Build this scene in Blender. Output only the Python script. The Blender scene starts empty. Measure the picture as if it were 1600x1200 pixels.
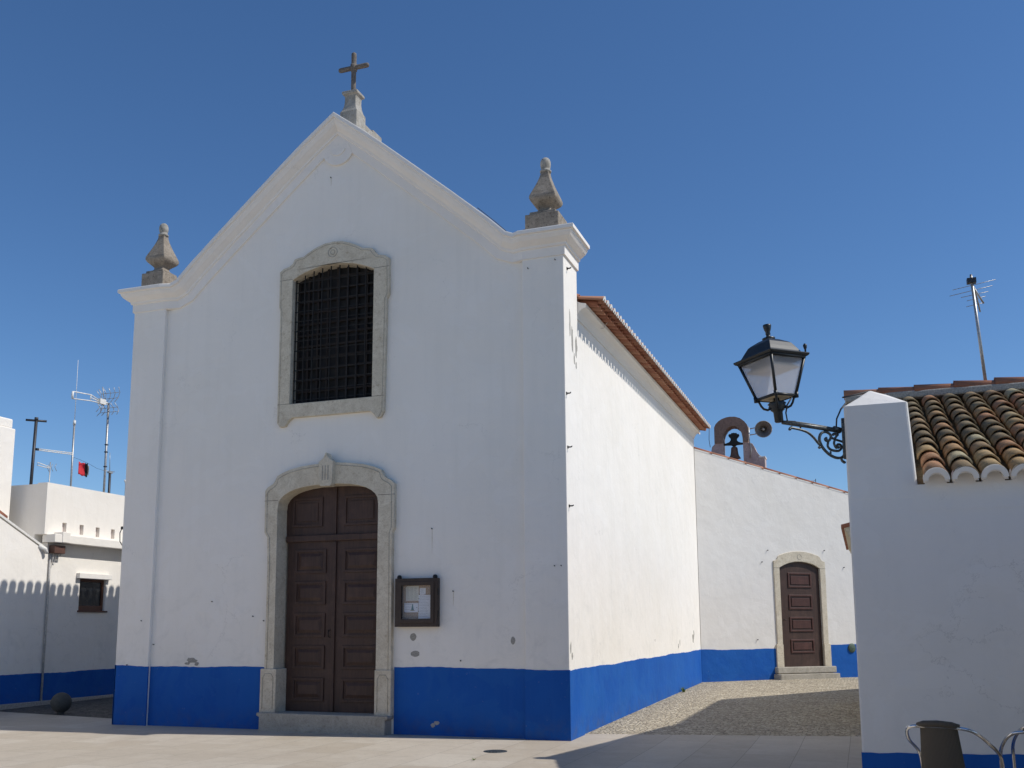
import bpy, bmesh, math, random
from mathutils import Vector, Matrix
from mathutils.geometry import tessellate_polygon
random.seed(7)
R = math.radians
sc = bpy.context.scene
col = sc.collection

# ---------------------------------------------------------------- camera
cd = bpy.data.cameras.new("camera"); cam = bpy.data.objects.new("camera", cd); col.objects.link(cam)
cd.sensor_width = 36; cd.lens = 1545.49 / 1600 * 36
cd.shift_x = 0.01204; cd.shift_y = 0.08573
cd.clip_start = 0.05; cd.clip_end = 2000
yaw, pitch, roll = R(-20.005), R(8.906), R(-0.263)
F = Vector((math.sin(yaw)*math.cos(pitch), math.cos(yaw)*math.cos(pitch), math.sin(pitch)))
Rt = Vector((math.cos(yaw), -math.sin(yaw), 0)); Up = Rt.cross(F)
R2 = Rt*math.cos(roll) + Up*math.sin(roll); U2 = -Rt*math.sin(roll) + Up*math.cos(roll)
m = Matrix((R2, U2, -F)).transposed().to_4x4(); m.translation = Vector((4.001, -13.898, 1.6))
cam.matrix_world = m
sc.camera = cam

# ---------------------------------------------------------------- light
SUN = Vector((1.0, 0.158, 1.155)).normalized()
elev = math.asin(SUN.z); az = math.atan2(SUN.x, SUN.y)     # az clockwise from +Y
w = bpy.data.worlds.new("World"); sc.world = w; w.use_nodes = True
nt = w.node_tree; nt.nodes.clear()
sky = nt.nodes.new("ShaderNodeTexSky"); sky.sky_type = 'NISHITA'; sky.sun_disc = False
sky.sun_elevation = elev; sky.sun_rotation = az; sky.altitude = 900
sky.air_density = 1.0; sky.dust_density = 0.2; sky.ozone_density = 5.0
bg = nt.nodes.new("ShaderNodeBackground"); bg.inputs[1].default_value = 0.112
wo = nt.nodes.new("ShaderNodeOutputWorld")
hs = nt.nodes.new('ShaderNodeHueSaturation'); hs.inputs['Saturation'].default_value = 1.13; hs.inputs['Hue'].default_value = .502
nt.links.new(sky.outputs[0], hs.inputs['Color']); nt.links.new(hs.outputs[0], bg.inputs[0]); nt.links.new(bg.outputs[0], wo.inputs[0])
ld = bpy.data.lights.new("sun", 'SUN'); ld.energy = 3.8; ld.angle = R(0.53); ld.color = (1, 0.965, 0.905)
lo = bpy.data.objects.new("sun", ld); col.objects.link(lo)
lo.rotation_euler = SUN.to_track_quat('Z', 'Y').to_euler(); lo.location = (10, 0, 20)
sc.view_settings.view_transform = 'Standard'; sc.view_settings.look = 'None'
sc.view_settings.exposure = 0.04; sc.view_settings.gamma = 1.0
try: sc.view_settings.use_curve_mapping = False
except Exception: pass

# ---------------------------------------------------------------- materials
MATS = {}
class NT:
    def __init__(s, name):
        s.m = bpy.data.materials.new(name); s.m.use_nodes = True; s.t = s.m.node_tree
        s.b = s.t.nodes["Principled BSDF"]; MATS[name] = s.m
        s.geo = s.t.nodes.new("ShaderNodeNewGeometry")
    def n(s, ty, **kw):
        nd = s.t.nodes.new(ty)
        for k, v in kw.items(): setattr(nd, k, v)
        return nd
    def l(s, a, b): s.t.links.new(a, b)
    def pos(s, scale=(1, 1, 1)):
        mp = s.n("ShaderNodeMapping"); s.l(s.geo.outputs["Position"], mp.inputs[0]); mp.inputs["Scale"].default_value = scale
        return mp.outputs[0]
    def noise(s, scale, detail=4, rough=.55, vec=None, sc3=(1, 1, 1), dist=0):
        x = s.n("ShaderNodeTexNoise"); s.l(vec or s.pos(sc3), x.inputs["Vector"])
        x.inputs["Scale"].default_value = scale; x.inputs["Detail"].default_value = detail
        x.inputs["Roughness"].default_value = rough; x.inputs["Distortion"].default_value = dist
        return x.outputs["Fac"]
    def ramp(s, fac, stops):
        r = s.n("ShaderNodeValToRGB"); s.l(fac, r.inputs[0]); e = r.color_ramp.elements
        while len(e) < len(stops): e.new(.5)
        for i, (p, c) in enumerate(stops):
            e[i].position = p; e[i].color = (c, c, c, 1) if isinstance(c, (int, float)) else (*c, 1)
        return r.outputs[0]
    def mix(s, fac, a, b, mode='MIX'):
        x = s.n("ShaderNodeMix", data_type='RGBA', blend_type=mode)
        for v, i in ((fac, 0), (a, 6), (b, 7)):
            if isinstance(v, (int, float)): x.inputs[i].default_value = v
            elif isinstance(v, tuple): x.inputs[i].default_value = (*v, 1)
            else: s.l(v, x.inputs[i])
        return x.outputs[2]
    def math(s, op, a, b=None):
        x = s.n("ShaderNodeMath", operation=op)
        for i, v in enumerate((a, b)):
            if v is None: continue
            if isinstance(v, (int, float)): x.inputs[i].default_value = v
            else: s.l(v, x.inputs[i])
        return x.outputs[0]
    def bump(s, h, strength=.3, dist=.01, prev=None):
        b = s.n("ShaderNodeBump"); s.l(h, b.inputs["Height"]); b.inputs["Strength"].default_value = strength
        b.inputs["Distance"].default_value = dist
        if prev: s.l(prev, b.inputs["Normal"])
        return b.outputs[0]
    def done(s, colr, rough=.8, normal=None, metal=0, spec=None):
        for v, k in ((colr, "Base Color"), (rough, "Roughness"), (normal, "Normal"), (metal, "Metallic"), (spec, "Specular IOR Level")):
            if v is None: continue
            if isinstance(v, tuple): s.b.inputs[k].default_value = (*v, 1)
            elif isinstance(v, (int, float)): s.b.inputs[k].default_value = v
            else: s.l(v, s.b.inputs[k])
        return s.m
    def sepz(s):
        x = s.n("ShaderNodeSeparateXYZ"); s.l(s.geo.outputs["Position"], x.inputs[0]); return x.outputs

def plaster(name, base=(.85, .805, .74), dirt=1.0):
    a = NT(name)
    big = a.noise(.55, 3); fine = a.noise(9, 5, .6); grit = a.noise(120, 3, .6)
    streak = a.noise(2.2, 5, .6, sc3=(3.2, 3.2, .22))
    c = a.mix(a.ramp(big, [(.3, 0), (.75, 1)]), base, tuple(x*y for x, y in zip(base, (.95, .945, .925))))
    c = a.mix(a.math('MULTIPLY', a.ramp(streak, [(.50, 0), (.80, 1)]), .11*dirt), c, (.52, .50, .44))
    z = a.sepz()[2]
    low = a.ramp(z, [(0, 1), (1, 0)])
    x = a.n("ShaderNodeMapRange"); a.l(z, x.inputs[0]); x.inputs[1].default_value = .9; x.inputs[2].default_value = 3.6
    x.inputs[3].default_value = 1; x.inputs[4].default_value = 0
    blot = a.ramp(a.noise(3.1, 6, .7, dist=.6), [(.52, 0), (.68, 1)])
    c = a.mix(a.math('MULTIPLY', a.math('MULTIPLY', blot, x.outputs[0]), .30*dirt), c, (.56, .545, .50))
    spk = a.ramp(a.noise(26, 2, .4), [(.72, 0), (.76, 1)])
    c = a.mix(a.math('MULTIPLY', spk, .18*dirt), c, (.42, .40, .36))
    wv = a.n("ShaderNodeVectorMath", operation='ADD'); nn = a.n("ShaderNodeTexNoise"); a.l(a.geo.outputs["Position"], nn.inputs["Vector"]); nn.inputs["Scale"].default_value = 2.2; nn.inputs["Detail"].default_value = 6; nn.inputs["Roughness"].default_value = .7
    vm_ = a.n("ShaderNodeVectorMath", operation='SCALE'); a.l(nn.outputs["Color"], vm_.inputs[0]); vm_.inputs[3].default_value = .9
    a.l(a.geo.outputs["Position"], wv.inputs[0]); a.l(vm_.outputs[0], wv.inputs[1])
    vo = a.n("ShaderNodeTexVoronoi", feature='DISTANCE_TO_EDGE'); a.l(wv.outputs[0], vo.inputs["Vector"]); vo.inputs["Scale"].default_value = .55
    crk = a.math('MULTIPLY', a.ramp(vo.outputs["Distance"], [(.0, 1), (.0045, 0)]), a.ramp(a.noise(.9, 3, .5), [(.54, 0), (.64, 1)]))
    c = a.mix(a.math('MULTIPLY', crk, .34), c, (.30, .28, .25))
    pt = a.ramp(a.noise(1.7, 4, .55, dist=1.2), [(.56, 0), (.575, 1)])
    c = a.mix(a.math('MULTIPLY', pt, .07), c, (.93, .92, .90))
    n = a.bump(a.noise(2.0, 3, .5), .38, .05); n = a.bump(fine, .22, .010, n); n = a.bump(pt, .25, .003, n); n = a.bump(grit, .25, .003, n)
    return a.done(c, .9, n, spec=.25)
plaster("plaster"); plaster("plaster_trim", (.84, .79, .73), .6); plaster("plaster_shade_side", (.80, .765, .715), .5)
plaster("plaster_cream", (.70, .64, .50), .5); plaster("plaster_old", (.66, .60, .54), 1.6)

def bluepaint():
    a = NT("blue_paint")
    c = a.mix(a.ramp(a.noise(1.1, 4), [(.3, 0), (.7, 1)]), (.010, .085, .36), (.014, .105, .41))
    streak = a.noise(2.5, 5, .6, sc3=(4, 4, .3))
    c = a.mix(a.math('MULTIPLY', a.ramp(streak, [(.5, 0), (.8, 1)]), .28), c, (.03, .12, .40))
    z = a.sepz()[2]
    x = a.n("ShaderNodeMapRange"); a.l(z, x.inputs[0]); x.inputs[1].default_value = .02; x.inputs[2].default_value = .38
    x.inputs[3].default_value = 1; x.inputs[4].default_value = 0
    blot = a.ramp(a.noise(6, 6, .7), [(.42, 0), (.7, 1)])
    c = a.mix(a.math('MULTIPLY', a.math('MULTIPLY', blot, x.outputs[0]), .6), c, (.07, .10, .17))
    fl_ = a.ramp(a.noise(19, 4, .6, dist=.5), [(.70, 0), (.725, 1)])
    c = a.mix(a.math('MULTIPLY', fl_, .5), c, (.20, .25, .36))
    pch = a.ramp(a.noise(1.3, 4, .55, dist=1.1), [(.5, 0), (.53, 1)])
    c = a.mix(a.math('MULTIPLY', pch, .30), c, (.022, .125, .40))
    n = a.bump(a.noise(2.3, 3), .5, .04); n = a.bump(a.noise(10, 5, .6), .35, .012, n)
    return a.done(c, .75, n, spec=.12)
bluepaint()

def stone(name, c1, c2, c3, amt=.5, scale=1.0):
    a = NT(name)
    c = a.mix(a.ramp(a.noise(4*scale, 6, .65, dist=.8), [(.35, 0), (.68, 1)]), c1, c2)
    vein = a.ramp(a.noise(5*scale, 7, .75, dist=2.5), [(.47, 0), (.5, 1), (.53, 0)])
    c = a.mix(a.math('MULTIPLY', vein, .35), c, c3)
    c = a.mix(a.math('MULTIPLY', a.ramp(a.noise(14*scale, 5, .7), [(.55, 0), (.7, 1)]), amt), c, c3)
    c = a.mix(a.math('MULTIPLY', a.ramp(a.noise(60*scale, 3, .6), [(.55, 0), (.7, 1)]), amt*.6), c, tuple(x*.6 for x in c3))
    n = a.bump(a.noise(9*scale, 6, .7), .4, .015); n = a.bump(a.noise(80*scale, 4, .7), .4, .004, n)
    return a.done(c, .85, n, spec=.3)
stone("limestone", (.70, .63, .50), (.56, .49, .375), (.34, .26, .16), .55)
stone("limestone_step", (.47, .43, .36), (.36, .33, .275), (.18, .155, .12), .6)
stone("lichen_stone", (.36, .31, .25), (.21, .175, .135), (.06, .048, .035), .85, 1.8)
stone("cross_stone", (.20, .175, .15), (.14, .12, .105), (.05, .042, .035), .6, 2)
stone("cross_base", (.42, .40, .36), (.28, .26, .22), (.10, .085, .06), .6, 2.2)
stone("pink_stone", (.60, .49, .45), (.50, .39, .36), (.16, .09, .07), .45, 1.2)
stone("brick_arch", (.34, .235, .18), (.24, .17, .13), (.08, .055, .045), .5, 2)
stone("ball_stone", (.10, .10, .09), (.07, .07, .065), (.04, .04, .035), .5, 2)

def wood(name, c1, c2, rough=.55):
    a = NT(name)
    g = a.noise(6, 6, .65, sc3=(6, 6, .35), dist=.6)
    c = a.mix(a.ramp(g, [(.3, 0), (.7, 1)]), c1, c2)
    c = a.mix(a.math('MULTIPLY', a.ramp(a.noise(3, 5, .7), [(.5, 0), (.75, 1)]), .35), c, tuple(min(1, x*1.9+.01) for x in c2))
    return a.done(c, rough, a.bump(g, .35, .004), spec=.4)
wood("door_wood", (.040, .021, .015), (.072, .038, .027)); wood("door_wood_red", (.052, .020, .015), (.085, .034, .025))
wood("sash_wood", (.019, .015, .013), (.030, .023, .020), .9); wood("dark_wood", (.035, .022, .016), (.055, .036, .026)); wood("frame_brown", (.10, .045, .025), (.14, .06, .035))

def simple(name, c, rough=.5, metal=0, var=.25, scale=20, bump=.15):
    a = NT(name)
    n = a.noise(scale, 4)
    cc = a.mix(a.ramp(n, [(.3, 0), (.7, 1)]), tuple(x*(1-var) for x in c), tuple(x*(1+var*.5) for x in c))
    return a.done(cc, rough, a.bump(n, bump, .003), metal)
simple("iron_black", (.012, .012, .012), .45, .3); simple("iron_grey", (.16, .16, .15), .45, .6, .5, 40)
simple("grille_iron", (.016, .014, .012), .75, 0); simple("lamp_paint", (.014, .016, .016), .42, .1)
simple("bracket_metal", (.10, .105, .10), .42, .35, .7, 60); simple("antenna_metal", (.42, .41, .39), .4, .5, .3, 30)
simple("antenna_white", (.75, .73, .68), .5); simple("antenna_dark", (.05, .05, .055), .5, .4); simple("rust", (.13, .06, .03), .8)
simple("bell_bronze", (.22, .13, .09), .6, .3, .4, 30); simple("yoke_green", (.018, .026, .024), .7)
simple("horn_grey", (.16, .14, .12), .55, .1); simple("horn_rim", (.40, .37, .33), .5)
simple("flag_red", (.60, .02, .035), .8, 0, .1); simple("flag_black", (.015, .015, .015), .8); simple("flag_pale", (.45, .38, .28), .8)
simple("cork", (.36, .235, .13), .9, 0, .3, 160); simple("aluminium", (.72, .72, .72), .18, 1, .08, 60, .02)
simple("peeled_mortar", (.36, .34, .30), .95, 0, .35, 60, .8); simple("rust_streak", (.64, .57, .45), .9, 0, .2, 50)
simple("cable_blue", (.03, .07, .2), .6); simple("cable_pale", (.55, .53, .5), .6); simple("cable_dark", (.02, .02, .025), .6)
simple("mortar_white", (.74, .72, .68), .9, 0, .2, 40, .6); simple("mortar_grey", (.40, .37, .32), .95, 0, .4, 50, .8)
simple("leaf_green", (.10, .16, .03), .7); simple("valve_green", (.07, .11, .075), .6, 0, .4, 60)
simple("drain_iron", (.05, .06, .07), .6, .4, .3, 60); simple("kerb_stone", (.40, .37, .33), .9, 0, .3, 30, .6)
simple("scupper_shade", (.70, .62, .60), .9, 0, .15); simple("interior_dark", (.02, .018, .016), .9)
simple("ochre_patch", (.50, .46, .30), .95, 0, .3, 30, .5); simple("box_brown", (.11, .05, .035), .6)

def weave():
    a = NT("wicker_brown")
    wv = a.n("ShaderNodeTexWave", wave_type='BANDS', bands_direction='Z'); tc = a.n("ShaderNodeTexCoord")
    a.l(tc.outputs["Object"], wv.inputs[0]); wv.inputs["Scale"].default_value = 45; wv.inputs["Distortion"].default_value = .4
    w2 = a.n("ShaderNodeTexWave", wave_type='BANDS', bands_direction='X'); a.l(tc.outputs["Object"], w2.inputs[0]); w2.inputs["Scale"].default_value = 38
    h = a.math('MULTIPLY', wv.outputs["Fac"], w2.outputs["Fac"])
    c = a.mix(h, (.075, .057, .037), (.20, .15, .095))
    return a.done(c, .6, a.bump(h, .6, .004))
weave()

def paper(name, c, seed):
    a = NT(name)
    br = a.n("ShaderNodeTexBrick"); a.l(a.pos((1, 1, 1)), br.inputs[0])
    return a.done(c, .7)
paper("paper_white", (.70, .71, .74), 1); paper("paper_cream", (.60, .58, .48), 2)
simple("ink_grey", (.22, .23, .27), .8); simple("ink_teal", (.03, .16, .18), .8); simple("ink_dark", (.05, .05, .06), .8)
simple("ink_gold", (.35, .27, .08), .8)

def glass(name, tint, alpha, rough=.05):
    a = NT(name); a.b.inputs["Base Color"].default_value = (*tint, 1); a.b.inputs["Roughness"].default_value = rough
    a.b.inputs["Alpha"].default_value = alpha
    return a.m
glass("case_glass", (.8, .85, .9), .10); 
def milky():
    a = NT("lamp_glass")
    b = a.b; n = a.noise(7, 5, .6)
    b.inputs["Roughness"].default_value = .35
    a.l(a.mix(n, (.62, .63, .66), (.76, .76, .78)), b.inputs["Base Color"])
    tr = a.n("ShaderNodeBsdfTranslucent"); tr.inputs[0].default_value = (.8, .8, .84, 1)
    mx = a.n("ShaderNodeMixShader"); mx.inputs[0].default_value = .6
    a.l(b.outputs[0], mx.inputs[1]); a.l(tr.outputs[0], mx.inputs[2])
    tp = a.n("ShaderNodeBsdfTransparent"); m2 = a.n("ShaderNodeMixShader"); m2.inputs[0].default_value = .6
    a.l(mx.outputs[0], m2.inputs[1]); a.l(tp.outputs[0], m2.inputs[2]); a.l(m2.outputs[0], a.t.nodes["Material Output"].inputs[0])
milky()
def darkglass():
    a = NT("window_glass"); a.done((.015, .017, .02), .06, a.bump(a.noise(3, 2), .08, .01), spec=.6)
darkglass()
simple("window_dark_glass", (.016, .016, .017), .95, 0, .5, 4)
simple("added_awning_canvas", (.16, .17, .19), .9)  # dark canvas for the unseen awning added as a shade caster
simple("lamp_inner", (.70, .58, .38), .7)

# terracotta with a colour per tile (attribute 'tone')
def terracotta(name, old=True):
    a = NT(name)
    at = a.n("ShaderNodeAttribute"); at.attribute_name = "tone"; t = at.outputs["Fac"]
    if old:
        c = a.ramp(t, [(0, (.20, .145, .085)), (.22, (.30, .205, .115)), (.4, (.37, .24, .13)), (.55, (.27, .205, .12)), (.72, (.46, .215, .115)), (.88, (.50, .32, .15)), (1, (.52, .44, .27))])
        l1 = a.ramp(a.noise(7, 6, .7, dist=.7), [(.42, 0), (.62, 1)])
        c = a.mix(a.math('MULTIPLY', l1, .45), c, (.12, .105, .06))
        l2 = a.ramp(a.noise(22, 5, .7, dist=.5), [(.5, 0), (.66, 1)])
        c = a.mix(a.math('MULTIPLY', l2, .45), c, (.40, .35, .22))
        l3 = a.ramp(a.noise(45, 4, .7), [(.52, 0), (.66, 1)])
        c = a.mix(a.math('MULTIPLY', l3, .5), c, (.05, .045, .035))
    else:
        c = a.ramp(t, [(0, (.26, .10, .06)), (.5, (.34, .14, .085)), (1, (.42, .21, .13))])
        c = a.mix(a.math('MULTIPLY', a.ramp(a.noise(12, 5, .7), [(.5, 0), (.7, 1)]), .4), c, (.30, .18, .12))
    n = a.bump(a.noise(30, 5, .7), .5, .006)
    a.done(c, .88, n, spec=.25)
terracotta("tile_old"); terracotta("tile_red", False)

def ridge_mat():
    a = NT("tile_ridge")
    at = a.n("ShaderNodeAttribute"); at.attribute_name = "tone"
    c = a.ramp(at.outputs["Fac"], [(0, (.32, .13, .075)), (.5, (.40, .18, .105)), (1, (.36, .22, .14))])
    c = a.mix(a.math('MULTIPLY', a.ramp(a.noise(16, 5, .7), [(.48, 0), (.66, 1)]), .5), c, (.17, .13, .09))
    a.done(c, .9, a.bump(a.noise(30, 5, .7), .5, .006), spec=.25)
ridge_mat()
def slabs():
    a = NT("plaza_slabs")
    mp = a.n("ShaderNodeMapping"); a.l(a.geo.outputs["Position"], mp.inputs[0]); mp.inputs["Rotation"].default_value = (0, 0, R(90))
    br = a.n("ShaderNodeTexBrick"); a.l(mp.outputs[0], br.inputs[0])
    br.inputs["Scale"].default_value = 1; br.inputs["Brick Width"].default_value = 1.15; br.inputs["Row Height"].default_value = .62
    br.inputs["Mortar Size"].default_value = .005; br.inputs["Mortar Smooth"].default_value = .3
    br.inputs["Color1"].default_value = (0, 0, 0, 1); br.inputs["Color2"].default_value = (1, 1, 1, 1); br.inputs["Mortar"].default_value = (.5, .5, .5, 1)
    br.offset = .37
    c = a.mix(br.outputs["Color"], (.44, .375, .29), (.52, .46, .375))
    c = a.mix(a.math('MULTIPLY', a.ramp(a.noise(.8, 5, .65, dist=.8), [(.4, 0), (.7, 1)]), .55), c, (.39, .33, .26))
    c = a.mix(a.math('MULTIPLY', a.ramp(a.noise(7, 6, .7, dist=1.5), [(.5, 0), (.68, 1)]), .3), c, (.33, .28, .22))
    c = a.mix(a.math('MULTIPLY', a.ramp(a.noise(45, 2, .4), [(.70, 0), (.74, 1)]), .35), c, (.22, .19, .15))
    c = a.mix(a.math('MULTIPLY', a.ramp(a.noise(2.6, 6, .7, dist=.4), [(.50, 0), (.60, 1)]), .22), c, (.56, .51, .43))
    c = a.mix(a.math('MULTIPLY', a.ramp(a.noise(13, 3, .5, dist=2), [(.66, 0), (.69, 1)]), .4), c, (.24, .20, .16))
    c = a.mix(a.math('MULTIPLY', br.outputs["Fac"], .7), c, (.21, .18, .145))
    n = a.bump(br.outputs["Fac"], -.3, .004); n = a.bump(a.noise(60, 4), .15, .003, n)
    a.done(c, .68, n, spec=.3)
slabs()
def cobbles(name, c1, c2, gap, scale=13.5):
    a = NT(name)
    v = a.n("ShaderNodeTexVoronoi", feature='F1'); a.l(a.pos(), v.inputs["Vector"]); v.inputs["Scale"].default_value = scale; v.inputs["Randomness"].default_value = .92
    e = a.n("ShaderNodeTexVoronoi", feature='DISTANCE_TO_EDGE'); a.l(a.pos(), e.inputs["Vector"]); e.inputs["Scale"].default_value = scale; e.inputs["Randomness"].default_value = .92
    sp = a.n("ShaderNodeSeparateColor"); a.l(v.outputs["Color"], sp.inputs[0])
    c = a.mix(sp.outputs[0], c1, c2)
    c = a.mix(a.math('MULTIPLY', a.ramp(sp.outputs[1], [(.86, 0), (.9, 1)]), .6), c, tuple(x*.55 for x in c1))
    c = a.mix(a.math('MULTIPLY', a.ramp(a.noise(.9, 4), [(.4, 0), (.7, 1)]), .35), c, tuple(x*.75 for x in c1))
    g = a.ramp(e.outputs["Distance"], [(.02, 1), (.11, 0)])
    c = a.mix(a.math('MULTIPLY', g, .8), c, gap)
    n = a.bump(a.ramp(e.outputs["Distance"], [(0, 0), (.25, 1)]), .8, .018); n = a.bump(a.noise(50, 4), .3, .005, n)
    a.done(c, .85, n, spec=.25)
cobbles("cobble_light", (.40, .34, .25), (.62, .545, .41), (.10, .08, .055)); cobbles("cobble_dark", (.10, .095, .085), (.17, .155, .13), (.04, .035, .03), 11)
simple("earth", (.30, .26, .21), .95, 0, .3, 2)

# ---------------------------------------------------------------- mesh builder
class MB:
    def __init__(s): s.v = []; s.f = []; s.tone = []; s.smooth = []
    def add(s, vs, fs, tone=0.0, smooth=False):
        o = len(s.v); s.v += [tuple(x) for x in vs]; s.f += [[i+o for i in f] for f in fs]
        s.tone += [tone]*len(fs); s.smooth += [smooth]*len(fs); return s
    def box(s, x0, x1, y0, y1, z0, z1, tone=0):
        vs = [(x, y, z) for z in (z0, z1) for y in (y0, y1) for x in (x0, x1)]
        return s.add(vs, [(0, 2, 3, 1), (4, 5, 7, 6), (0, 1, 5, 4), (2, 6, 7, 3), (0, 4, 6, 2), (1, 3, 7, 5)], tone)
    def slab(s, outer, holes, fn, d0, d1, tone=0):
        """outline (u,v) with holes, extruded between depths d0 and d1; fn(u,v,d)->xyz"""
        loops = [outer]+list(holes)
        tri = tessellate_polygon([[Vector((a, b, 0)) for a, b in L] for L in loops])
        flat = [p for L in loops for p in L]; n = len(flat)
        vs = [fn(a, b, d0) for a, b in flat]+[fn(a, b, d1) for a, b in flat]
        fs = [tuple(t) for t in tri]+[tuple(i+n for i in reversed(t)) for t in tri]
        k = 0
        for L in loops:
            for i in range(len(L)):
                j = (i+1) % len(L); fs.append((k+i, k+j, k+j+n, k+i+n))
            k += len(L)
        return s.add(vs, fs, tone)
    def tube(s, path, r, n=8, caps=True, tone=0):
        P = [Vector(p) for p in path]; rs = r if isinstance(r, (list, tuple)) else [r]*len(P)
        vs = []; up = None
        for i, p in enumerate(P):
            t = (P[min(i+1, len(P)-1)]-P[max(i-1, 0)]).normalized()
            if up is None: up = Vector((0, 0, 1)) if abs(t.z) < .9 else Vector((1, 0, 0))
            a = t.cross(up).normalized(); b = a.cross(t).normalized(); up = b
            for k in range(n):
                q = 2*math.pi*k/n; vs.append(p+(a*math.cos(q)+b*math.sin(q))*rs[i])
        fs = [(i*n+k, i*n+(k+1) % n, (i+1)*n+(k+1) % n, (i+1)*n+k) for i in range(len(P)-1) for k in range(n)]
        s.add(vs, fs, tone, True)
        if caps: s.add(vs[:n], [tuple(reversed(range(n)))], tone); s.add(vs[-n:], [tuple(range(n))], tone)
        return s
    def lathe(s, prof, c, n=20, tone=0, rot=0, smooth=True, sq=False, M=None):
        """profile (radius, z) round centre c; sq: square section of half width r"""
        if sq: n = 4; rot = math.pi/4
        vs = []
        for r, z in prof:
            rr = r*(math.sqrt(2) if sq else 1)
            for k in range(n):
                q = rot+2*math.pi*k/n; p = Vector((rr*math.cos(q), rr*math.sin(q), z))
                if M: p = M @ p
                vs.append((p.x+c[0], p.y+c[1], p.z+c[2]))
        fs = [(i*n+k, i*n+(k+1) % n, (i+1)*n+(k+1) % n, (i+1)*n+k) for i in range(len(prof)-1) for k in range(n)]
        fs += [tuple(reversed(range(n))), tuple((len(prof)-1)*n+k for k in range(n))]
        return s.add(vs, fs, tone, smooth and not sq)
    def build(s, name, mat, parent=None, bevel=0, seg=2, fix=True):
        me = bpy.data.meshes.new(name); me.from_pydata(s.v, [], s.f); me.validate()
        if any(s.tone):
            at = me.attributes.new("tone", 'FLOAT', 'FACE')
            if len(at.data) == len(s.tone): at.data.foreach_set("value", s.tone)
        if len(me.polygons) == len(s.smooth): me.polygons.foreach_set("use_smooth", s.smooth)
        if fix:
            bm = bmesh.new(); bm.from_mesh(me)
            bmesh.ops.remove_doubles(bm, verts=bm.verts, dist=1e-5)
            bmesh.ops.recalc_face_normals(bm, faces=bm.faces); bm.to_mesh(me); bm.free()
        o = bpy.data.objects.new(name, me); col.objects.link(o)
        me.materials.append(MATS[mat])
        if bevel:
            b = o.modifiers.new("bevel", 'BEVEL'); b.width = bevel; b.segments = seg; b.limit_method = 'ANGLE'; b.angle_limit = R(40)
        if parent is not None:
            o.parent = parent
            # mesh is written in world coordinates: undo the thing's own location
            mw = Matrix.Identity(4); q = parent
            while q is not None:
                if q.type == 'EMPTY': mw = Matrix.Translation(q.location); break
                q = q.parent
            if parent.type == 'EMPTY': o.matrix_parent_inverse = mw.inverted()
        return o

def tag(o, label, cat, group=None, kind=None):
    if label: o["label"] = label
    if cat: o["category"] = cat
    if group: o["group"] = group
    if kind: o["kind"] = kind
    return o
def thing(name, label, cat, loc, group=None):
    o = bpy.data.objects.new(name, None); col.objects.link(o); o.location = loc; o.empty_display_size = .2
    return tag(o, label, cat, group)
def struct(o): o["kind"] = "structure"; return o
XZ = lambda y0=0: (lambda u, v, d: (u, d, v))
def arcpts(x0, x1, zs, rise, n=12):
    """points of a segmental arch from x0 to x1 springing at zs"""
    w_ = (x1-x0)/2; cx = (x0+x1)/2
    rr = (w_*w_+rise*rise)/(2*rise); a = math.asin(min(1, w_/rr))
    return [(cx+rr*math.sin(-a+2*a*i/n), zs-(rr-rise)+rr*math.cos(-a+2*a*i/n)) for i in range(n+1)]
def basket(x0, x1, zs, rise, n=16, p=2.4):
    """flattened (superelliptic) arch"""
    w_ = (x1-x0)/2; cx = (x0+x1)/2; out = []
    for i in range(n+1):
        t = math.pi*(1-i/n); c = math.cos(t); s_ = math.sin(t)
        out.append((cx+w_*math.copysign(abs(c)**(2/p), c), zs+rise*abs(s_)**(2/p)))
    return out
def grid_box(mb, x0, x1, y0, y1, z0, z1): return mb.box(x0, x1, y0, y1, z0, z1)
def rnd(a, b): return a+(b-a)*random.random()
def blob(cx, cz, rx, rz, n=14, j=.3):
    ph = rnd(0, 6)
    return [(cx+rx*math.cos(2*math.pi*i/n)*(1+j*rnd(-1, 1)), cz+rz*math.sin(2*math.pi*i/n+.0)*(1+j*rnd(-1, 1))) for i in range(n)]

# ================================================================ GROUND
def gz(y): return .0133*min(max(y, 0), 14)
def sheet(name, mat, pts, dz, step=.5):
    mb = MB(); pl = [(x, y) for x, y in pts]
    tri = tessellate_polygon([[Vector((x, y, 0)) for x, y in pl]])
    mb.add([(x, y, gz(y)+dz) for x, y in pl], [tuple(t) for t in tri])
    me = mb.build(name, mat, None)
    # cut along the lines where the slope changes so the sheet follows the ground
    bm = bmesh.new(); bm.from_mesh(me.data)
    for yy in (0, 14):
        bmesh.ops.bisect_plane(bm, geom=bm.verts[:]+bm.edges[:]+bm.faces[:], plane_co=(0, yy, 0), plane_no=(0, 1, 0))
    for v in bm.verts: v.co.z = gz(v.co.y)+dz
    for f in bm.faces:
        f.normal_update()
        if f.normal.z < 0: f.normal_flip()
    bm.to_mesh(me.data); bm.free()
    return struct(me)
sheet("ground", "earth", [(-600, -600), (600, -600), (600, 600), (-600, 600)], -.012)
sheet("plaza", "plaza_slabs", [(-60, -60), (60, -60), (60, 2.0), (3.85, 1.61), (.08, .86), (-.3, .8), (-7.8, .62), (-8.75, .787), (-11.87, 1.27), (-13, 1.45), (-60, 1.45)], 0)
sheet("cobbled_yard", "cobble_light", [(-.3, .78), (.08, .84), (3.85, 1.59), (14, 2.0), (14, 24), (-.3, 24)], -.004)
sheet("side_street", "cobble_dark", [(-7.8, .6), (-8.75, .767), (-11.87, 1.25), (-13, 1.43), (-13, 30), (-7.8, 30)], -.004)
kb = MB()
kb.box(-12.28, -12.17, -8, 13, -.05, .115)
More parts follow.
